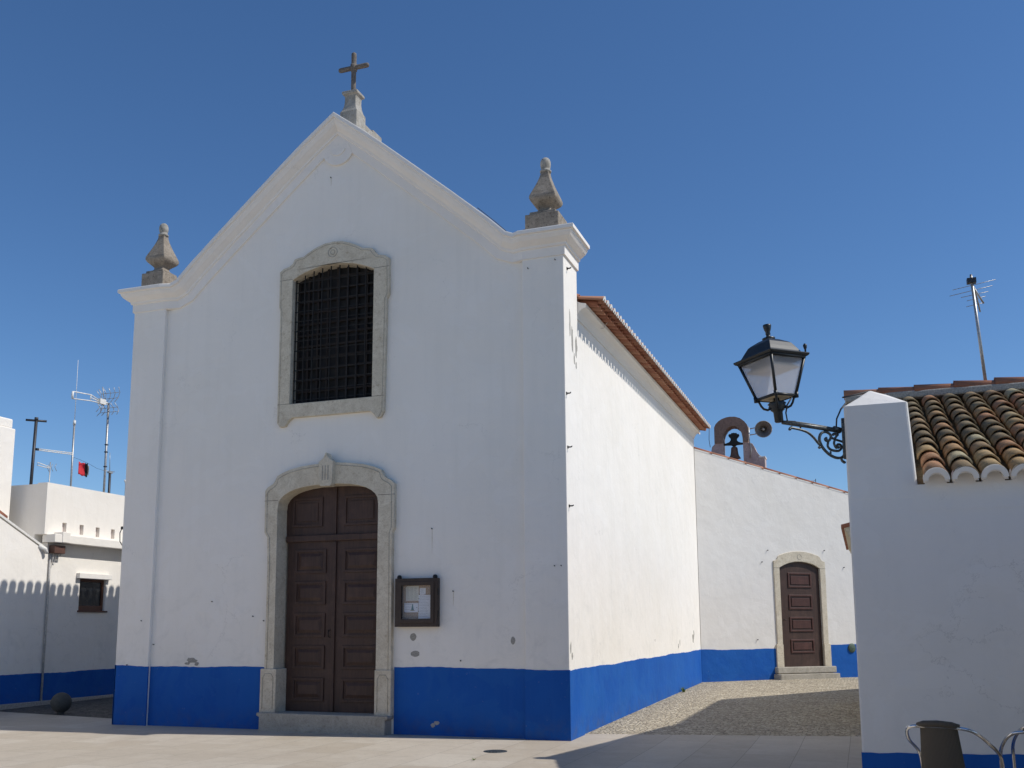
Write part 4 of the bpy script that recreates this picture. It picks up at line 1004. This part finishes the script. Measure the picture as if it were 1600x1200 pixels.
    # white scalloped under course joining the eave to the wall
fl = MB()
for c in range(24):
    s0 = .228+c*P_
    canal(mm, fn, s0, -.045, .12, .101, .098, .060, .060, 10, .03, True)
zc = RZ0-.02+.040; fo = [(4.46, 2.56), (10, 2.56), (10, zc)]
for c in range(23, -1, -1):
    s0 = .228+c*P_
    fo += [(4.41+s0+.085*math.cos(R(t)), zc+.085*math.sin(R(t))) for t in range(0, 181, 15)]
fo += [(4.46, zc)]
fl.slab(fo, [], XZ(), CY-.004, CY+.10)
# the columns behind the pillar
for c in (-1, -2, ):
    s0 = .228+c*P_; 
    for k in range(3, 11):
        ln = Ls/11; tt = k*ln
        canal(tm, fn, s0, tt, tt+ln+.06, .098, .083, .097, .069, 10, .015, True, random.choice(tones))
        canal(pmn, fn, s0-P_/2, tt, tt+ln+.06, .092, .08, .074, .062, 8, .014, False, rnd(0.01, .6))
tm.build("cover_tiles", "tile_old", cf); pmn.build("pan_tiles", "tile_old", cf); mm.build("eave_scallops", "plaster_shade_side", cf)
fl.build("eave_fill", "plaster_shade_side", cf)
rd = MB(); x = 3.92; zz = zr+.075
while x < 10:
    L_ = rnd(.38, .46)
    vs = []
    canal(rd, (lambda s_, t_, h_, x=x: Vector((x+t_, RYr+s_, zz+h_))), 0, 0, L_+.05, .100, .084, -.02+rnd(0, .012), -.03+rnd(0, .01), 10, .016, True, rnd(.05, .8))
    x += L_
rd.build("ridge_tiles", "tile_ridge", cf)
MB().box(3.93, 10, RYr-.10, RYr+.10, zr-.02, zz-.005).build("ridge_mortar", "mortar_grey", cf, .02)
bk = MB()
bk.add([(3.93, RYr, zr+.05), (10, RYr, zr+.05), (10, 2.75, 3.46), (3.93, 2.75, 3.46), (3.93, RYr, zr-.02), (10, RYr, zr-.02), (10, 2.75, 3.40), (3.93, 2.75, 3.40)], [(0, 1, 2, 3), (4, 7, 6, 5), (0, 4, 5, 1), (1, 5, 6, 2), (2, 6, 7, 3), (3, 7, 4, 0)])
bk.build("rear_roof", "tile_old", cf)
MB().tube([(3.93, CY+.15, 3.63), (4.05, CY+.3, 3.68), (4.16, CY+.34, 3.71), (4.24, CY+.36, 3.67)], .008, 5).build("cable", "cable_dark", cf)

# annex behind the cafe, only its cornice corner shows
an = thing("rear_annex", "cream plastered annex corner with one clay tile showing behind the corner pillar", "building", (6, 6, 0))
MB().slab([(3.90, 2.78), (4.3, 2.78), (4.3, 2.53), (10, 2.53), (10, 12), (6.9, 12), (4.0, 7.9), (3.90, 7.8)], [], lambda u, v, d: (u, v, d), -.3, 3.30).build("wall", "plaster_cream", an)
cn = MB()
for i in range(8):
    t = i/7; e = .115*(1-math.cos(t*math.pi/2)); z = 2.78+.33*t
    cn.box(3.90-e-.005, 3.95, 2.70-e*.3, 7.8, z, z+.052)
cn.build("cornice", "plaster_cream", an, .004)
tl = MB()
for i in range(22):
    y = 2.72+i*.222
    canal(tl, (lambda s_, t_, h_, y=y: Vector((3.735+t_, y+s_, 3.09+t_*.25+h_))), 0, 0, .5, .075, .065, .02, .02, 8, .014, True, rnd(.2, 1))
tl.build("eave_tiles", "tile_red", an)

# roof aerial of the cafe
ra = thing("roof_aerial", "leaning thin mast with a horizontal rod aerial on the clay tile ridge", "antenna", (5.5, -1.2, zr))
MB().tube([(5.51, -1.25, zr), (5.44, -1.25, 5.74)], [.020, .016], 8).build("mast", "antenna_metal", ra)
MB().tube([(5.45, -1.25, 5.62), (5.50, -1.22, 5.52), (5.56, -1.2, 5.40)], .011, 6).tube([(5.44, -1.25, 5.66), (5.50, -1.05, 5.58), (5.56, -.8, 5.42)], .010, 6).build("boom", "antenna_metal", ra)
q = MB()
for (xa, za, xb, zb, yy) in ((5.232, 5.608, 5.709, 5.681, -1.2), (5.198, 5.551, 5.676, 5.626, -1.15), (5.333, 5.548, 5.639, 5.59, -1.05), (5.402, 5.52, 5.613, 5.554, -.98), (5.40, 5.47, 5.60, 5.50, -.9)):
    q.tube([(xa, yy, za), (xb, yy, zb)], .004, 5)
q.build("rods", "antenna_metal", ra)
MB().box(5.39, 5.49, -1.29, -1.21, 5.65, 5.71).tube([(5.44, -1.25, 5.7), (5.44, -1.25, 5.76)], .014, 6).build("clamp", "antenna_dark", ra)
for z in (4.88, 5.17, 5.48): MB().box(5.455, 5.505, -1.275, -1.225, z, z+.025).build("clamp", "antenna_dark", ra) if False else None
fa = thing("far_comb_aerial", "tiny comb shaped aerial just showing above the sloping verge of the low wing", "antenna", (2.65, 17, 5.3))
MB().tube([(2.86, 17, 5.0), (2.86, 17, 5.95)], .012, 5).build("mast", "antenna_dark", fa)
q = MB().tube([(2.45, 17, 5.90), (2.86, 17, 5.90)], .006, 5)
for x in (2.47, 2.56, 2.62, 2.68, 2.70, 2.80): q.tube([(x, 17, 5.82), (x, 17, 5.93)], .006, 5)
q.build("rods", "antenna_metal", fa)

# ---------------------------------------------------------------- street lantern on its bracket
ln_ = thing("street_lantern", "black four sided street lantern on a scrolled iron bracket fixed to the corner pillar", "street lamp", (3.92, -4.72, 3.3))
tl_ = Matrix.Translation((3.395, -5.08, 3.40)) @ Matrix.Rotation(R(-4.2), 4, 'Y') @ Matrix.Rotation(R(4), 4, 'Z') @ Matrix.Scale(.925, 4)
# local frame: z up from the hub, square section with a corner towards the camera
def LL(prof, n=4, rot=0): return MB().lathe(prof, (0, 0, 0), n, rot=rot, smooth=(n > 4), M=tl_)
HB, HT = .135, .56          # bottom and top of the glazed body above the hub base
hb_, ht_ = .180, .305        # half diagonals
def corner(k, r, z): a = R(-90+90*k); return tl_ @ Vector((r*math.cos(a), r*math.sin(a), z))
f_ = MB()
for k in range(4):
    f_.tube([corner(k, hb_, HB+.06), corner(k, ht_, HT)], .014, 6)
    f_.tube([corner(k, hb_, HB+.06), corner(k+1, hb_, HB+.06)], .013, 6)
    f_.tube([corner(k, ht_, HT-.005), corner(k+1, ht_, HT-.005)], .017, 6)
    f_.tube([corner(k, hb_+.008, HB+.085), corner(k, hb_+.012, HB+.035)], [.02, .014], 6)
f_.build("lantern_frame", "lamp_paint", ln_)
gl = MB()
for k in range(4):
    gl.add([corner(k, hb_-.006, HB+.062), corner(k+1, hb_-.006, HB+.062), corner(k+1, ht_-.008, HT), corner(k, ht_-.008, HT)], [(0, 1, 2, 3)])
g_ = gl.build("glass_panes", "lamp_glass", ln_, fix=False); sm_ = g_.modifiers.new("thick", 'SOLIDIFY'); sm_.thickness = .004
inn_ = MB()
inn_.add([corner(k, ht_-.055, HT-.10) for k in range(4)]+[corner(k, .10, HT+.0) for k in range(4)], [(0, 1, 5, 4), (1, 2, 6, 5), (2, 3, 7, 6), (3, 0, 4, 7)])
inn_.build("reflector", "lamp_inner", ln_, fix=False)
bt = MB(); bt.add([corner(k, hb_-.01, HB+.058) for k in range(4)], [(0, 1, 2, 3)])
b_ = bt.build("bottom_glass", "lamp_inner", ln_, fix=False); sm_ = b_.modifiers.new("thick", 'SOLIDIFY'); sm_.thickness = .004
LL([(.30, HT-.012), (.345, HT+.005), (.36, HT+.022), (.355, HT+.032), (.30, HT+.034), (.275, HT+.06), (.245, HT+.10), (.205, HT+.15), (.18, HT+.165), (.10, HT+.20), (.05, HT+.215)], 4, R(-90)).build("lantern_roof", "lamp_paint", ln_, .006)
LL([(.06, HT+.205), (.062, HT+.225), (.03, HT+.235), (.018, HT+.25), (.024, HT+.265), (.022, HT+.285), (.032, HT+.31), (.040, HT+.345), (.038, HT+.36), (.01, HT+.368)], 14).build("finial", "lamp_paint", ln_)
fk = MB()
for k in (1,):
    P = corner(k, .318, HT+.03); fk.tube([P, P+Vector((0, 0, .03)), P+Vector((0, 0, .045)), P+Vector((-.002, 0, .07)), P+Vector((-.004, 0, .085))], [.008, .008, .014, .018, .006], 8)
fk.build("corner_knob", "lamp_paint", ln_)
LL([(.034, -.045), (.041, -.038), (.043, .05), (.05, .062), (.068, .075), (.06, .088), (.085, .105), (.075, .12), (.088, .135), (.07, .15), (.03, .165), (.026, .21)], 14).build("hub", "lamp_paint", ln_)
arm = MB()
for k in range(4):
    a = R(-90+90*k)
    pts = [(.05, .10), (.09, .085), (.125, .10), (.145, .13), (.16, .17), (hb_+.005, HB+.05)]
    arm.tube([tl_ @ Vector((r*math.cos(a), r*math.sin(a), z)) for r, z in pts], .011, 6)
arm.build("support_arms", "lamp_paint", ln_)
# bracket: plane through the wall mount and the hub, drawn in (t, z) from a zoomed view
W0 = Vector((3.905, -4.70, 0)); W1 = Vector((3.395, -5.08, 0))
def BK(X, Y, off=0):
    x = 3.889+(X-900)*.001062; t = (3.905-x)/(3.905-3.395); z = 3.315-(Y-850)*.00108-.02*0
    p = W0.lerp(W1, t); return Vector((p.x, p.y, z+.012*t*0))
def bz(pts, r, k=6): return [BK(*p) for p in pts], r, k
br = MB()
def smooth_path(pts, n=5):
    P = [Vector((a, b, 0)) for a, b in pts]; out = []
    for i in range(len(P)-1):
        p0 = P[max(i-1, 0)]; p1 = P[i]; p2 = P[i+1]; p3 = P[min(i+2, len(P)-1)]
        for j in range(n):
            t = j/n; q = .5*((2*p1)+(-p0+p2)*t+(2*p0-5*p1+4*p2-p3)*t*t+(-p0+3*p1-3*p2+p3)*t**3); out.append((q.x, q.y))
    out.append(pts[-1]); return out
br.tube([BK(462, 808), BK(700, 830), BK(905, 852)], [.019, .020, .021], 8)
br.tube([BK(490, 795), BK(600, 800), BK(680, 808), BK(780, 820), BK(900, 838)], .006, 6)
for pts, r in (
    ([(515, 862), (522, 850), (545, 852), (600, 862), (650, 880), (690, 915), (720, 955), (742, 985), (735, 1000)], .009),
    ([(790, 865), (755, 880), (738, 925), (748, 975), (775, 1020), (815, 1058), (860, 1078), (900, 1075), (925, 1050), (932, 1000)], .010),
    ([(790, 865), (818, 880), (828, 905), (815, 935), (795, 942), (782, 928), (795, 915)], .009),
    ([(805, 950), (800, 985), (818, 1010), (850, 1020), (885, 1018), (905, 995), (900, 970), (880, 965), (872, 985), (885, 995)], .009),
    ([(828, 905), (850, 920), (870, 900), (868, 880), (850, 878), (845, 892)], .008),
    ([(860, 925), (895, 935), (930, 945)], .008), ([(860, 925), (850, 955), (858, 985), (870, 1000)], .008),
    ([(815, 1058), (820, 1040), (818, 1025)], .007), ([(900, 1075), (905, 1100), (922, 1112)], .010)):
    br.tube([BK(*p) for p in smooth_path(pts)], r*1.3, 6)
for X, Y in ((515, 862), (735, 1000), (795, 935), (882, 990), (922, 1113), (848, 885)): 
    P = BK(X, Y); br.lathe([(.002, -.013), (.011, -.009), (.015, 0), (.011, .009), (.002, .013)], tuple(P), 8)
for X in (530, 597, 672): br.tube([BK(X, 835), BK(X, 850 if X < 650 else 808)], .008, 6)
br.tube([BK(880, 860), BK(885, 885), BK(870, 900)], .01, 6)
br.build("scroll_bracket", "bracket_metal", ln_)
MB().slab([(-4.73, 3.06), (-4.67, 3.06), (-4.655, 3.12), (-4.655, 3.38), (-4.68, 3.43), (-4.72, 3.43), (-4.745, 3.38), (-4.745, 3.12)], [], PX, 3.905, 3.94).build("wall_plate", "bracket_metal", ln_, .01)
MB().tube([(3.89, -4.70, 3.32), (3.84, -4.74, 3.33)], .03, 8).build("collar", "bracket_metal", ln_)
cbm = MB(); cbm.tube([tuple(tl_ @ Vector((.14, -.03, .17))), tuple(tl_ @ Vector((.09, -.05, .10))), tuple(tl_ @ Vector((.07, -.03, .03))), tuple(BK(500, 795)), tuple(BK(560, 795))], .007, 6)
cbm.tube([(3.86, -4.72, 3.33), (3.87, -4.74, 3.42), (3.91, -4.76, 3.50), (3.95, -4.70, 3.56)], .008, 6)
cbm.build("cable", "cable_dark", ln_)

# ---------------------------------------------------------------- cafe chairs
def smooth3(pts, n=6):
    P = [Vector(p) for p in pts]; out = []
    for i in range(len(P)-1):
        p0 = P[max(i-1, 0)]; p1 = P[i]; p2 = P[i+1]; p3 = P[min(i+2, len(P)-1)]
        for j in range(n):
            t = j/n; out.append(.5*((2*p1)+(-p0+p2)*t+(2*p0-5*p1+4*p2-p3)*t*t+(-p0+3*p1-3*p2+p3)*t**3))
    return out+[P[-1]]
def make_chair(label):
    t = thing("cafe_armchair", label, "chair", (0, 0, 0), "aluminium cafe armchairs by the white house")
    n = lambda k: k
    # local axes: -y is the front of the chair, +y the back
    fr = MB()
    for s_ in (-1, 1):
        fr.tube(smooth3([(s_*.14, .305, .888), (s_*.20, .285, .875), (s_*.242, .21, .835), (s_*.268, .09, .77), (s_*.275, -.04, .715), (s_*.275, -.13, .665), (s_*.272, -.17, .59), (s_*.27, -.19, .4), (s_*.27, -.23, .0)]), .0125, 10)
    fr.tube([(-.14, .305, .888), (-.07, .312, .893), (.07, .312, .893), (.14, .305, .888)], .0125, 10)
    fr.build("arm_frame", "aluminium", t)
    for s_ in (-1, 1):
        MB().tube([(s_*.21, .235, .46), (s_*.225, .23, .42), (s_*.235, .24, .22), (s_*.25, .30, 0)], .0125, 10).build("rear_leg", "aluminium", t)
        MB().tube([(s_*.225, .20, .43), (s_*.255, -.16, .43), (s_*.268, -.185, .43)], .011, 8).build("seat_rail", "aluminium", t)
    vs = []; n_ = 8; m_ = 10
    bkm = MB()
    for i in range(n_+1):
        for j in range(m_+1):
            u_ = -1+2*i/n_; v_ = j/m_; w_ = .122+.035*(1-v_)
            vs.append((u_*w_, .225+.07*v_+.03*(1-u_*u_), .46+.435*v_+.014*(1-u_*u_)*v_))
    bkm.add(vs, [(i*(m_+1)+j, (i+1)*(m_+1)+j, (i+1)*(m_+1)+j+1, i*(m_+1)+j+1) for i in range(n_) for j in range(m_)], 0, True)
    o = bkm.build("backrest", "wicker_brown", t); sd = o.modifiers.new("thick", 'SOLIDIFY'); sd.thickness = .018
    cap = MB(); cap.tube([(-.135, .295, .893), (-.09, .312, .906), (0, .320, .912), (.09, .312, .906), (.135, .295, .893)], [.020, .023, .024, .023, .020], 10)
    cap.build("backrest_cap", "wicker_brown", o)
    vs = []; bkm = MB()
    for i in range(n_+1):
        for j in range(m_+1):
            u_ = -1+2*i/n_; v_ = j/m_; vs.append((u_*(.235+.01*v_), .225-.47*v_, .45-.012*(1-u_*u_)))
    bkm.add(vs, [(i*(m_+1)+j, (i+1)*(m_+1)+j, (i+1)*(m_+1)+j+1, i*(m_+1)+j+1) for i in range(n_) for j in range(m_)], 0, True)
    o = bkm.build("seat", "wicker_brown", t); sd = o.modifiers.new("thick", 'SOLIDIFY'); sd.thickness = .02
    return t
def dup(root, label):
    r = root.copy(); col.objects.link(r); r["label"] = label
    for ch in list(root.children):
        c = ch.copy(); col.objects.link(c); c.parent = r; c.matrix_parent_inverse = ch.matrix_parent_inverse.copy()
        for g in list(ch.children):
            d = g.copy(); col.objects.link(d); d.parent = c; d.matrix_parent_inverse = g.matrix_parent_inverse.copy()
    return r
c1 = make_chair("aluminium armchair with brown woven back, the whole back visible, before the white wall")
c2 = dup(c1, "aluminium armchair cut by the right edge of the photo, brown woven back half seen")
c3 = dup(c1, "aluminium armchair behind the edge chair, only a strip of its back showing above")
c1.location = (4.535, -6.05, .02); c1.rotation_euler = (0, 0, R(160))
c2.location = (5.12, -6.0, .0); c2.rotation_euler = (0, 0, R(176))
c3.location = (5.26, -5.5, .0); c3.rotation_euler = (0, 0, R(176))

# unseen canvas awning, added on the right to shade the cafe wall
aw = thing("added_shade_awning", "wide unseen canvas awning added beyond the right edge to shade the cafe wall", "awning", (9, -9, 0))
MB().slab([(-13.5, 2.50), (-6.0, 2.72), (-6.0, 2.74), (-13.5, 2.52)], [], PX, 5.75, 14).build("canvas", "added_awning_canvas", aw)
for x in (6.0, 13.8):
    for y, z in ((-13.3, 2.51), (-6.1, 2.715)): MB().tube([(x, y, 0), (x, y, z)], .035, 8).build("post", "iron_grey", aw)

# white houses round the rest of the square, outside the photo: they close the square and throw light back on the church
def square_house(o_, ang, L_, H_, D_, label, name):
    t = thing(name, label, "house", o_)
    Mx = Matrix.Translation(o_) @ Matrix.Rotation(R(ang), 4, 'Z')
    def HF(u, v, d): p = Mx @ Vector((u, d, v)); return (p.x, p.y, p.z)
    holes = []; u = 1.2
    while u < L_-2:
        holes.append([(u, 1.1), (u, 2.3), (u+.9, 2.3), (u+.9, 1.1)]); u += 3.1
    MB().slab([(0, -.3), (0, H_), (L_, H_), (L_, -.3)], holes, HF, 0, .3).build("wall", "plaster", t)
    MB().slab([(0, -.3), (0, H_), (L_, H_), (L_, -.3)], [], HF, D_, D_+.3).build("wall", "plaster", t)
    MB().slab([(-.1, H_), (L_+.1, H_), (L_+.1, H_+.1), (-.1, H_+.1)], [], HF, -.15, D_+.4).build("roof", "plaster", t)
    for h in holes:
        (a, b), (_, c), (d, _), _ = h
        f = MB().slab([(a, b), (d, b), (d, c), (a, c)], [[(a+.06, b+.06), (a+.06, c-.06), (d-.06, c-.06), (d-.06, b+.06)]], HF, .12, .18).build("window_frame", "frame_brown", t)
        MB().slab([(a+.04, b+.04), (d-.04, b+.04), (d-.04, c-.04), (a+.04, c-.04)], [], HF, .15, .16).build("pane", "window_glass", f)
    MB().slab([(0, -.3), (L_, -.3), (L_, .7), (0, .7)], [], HF, -.012, .0).build("plinth", "blue_paint", t)
square_house((-12.3, -28, 0), 90, 19, 5.0, 6, "long white house along the left side of the square, outside the photo", "terrace_house")
square_house((14, -27, 0), 180, 25, 5.0, 6, "long white house across the square behind the photographer", "terrace_house")
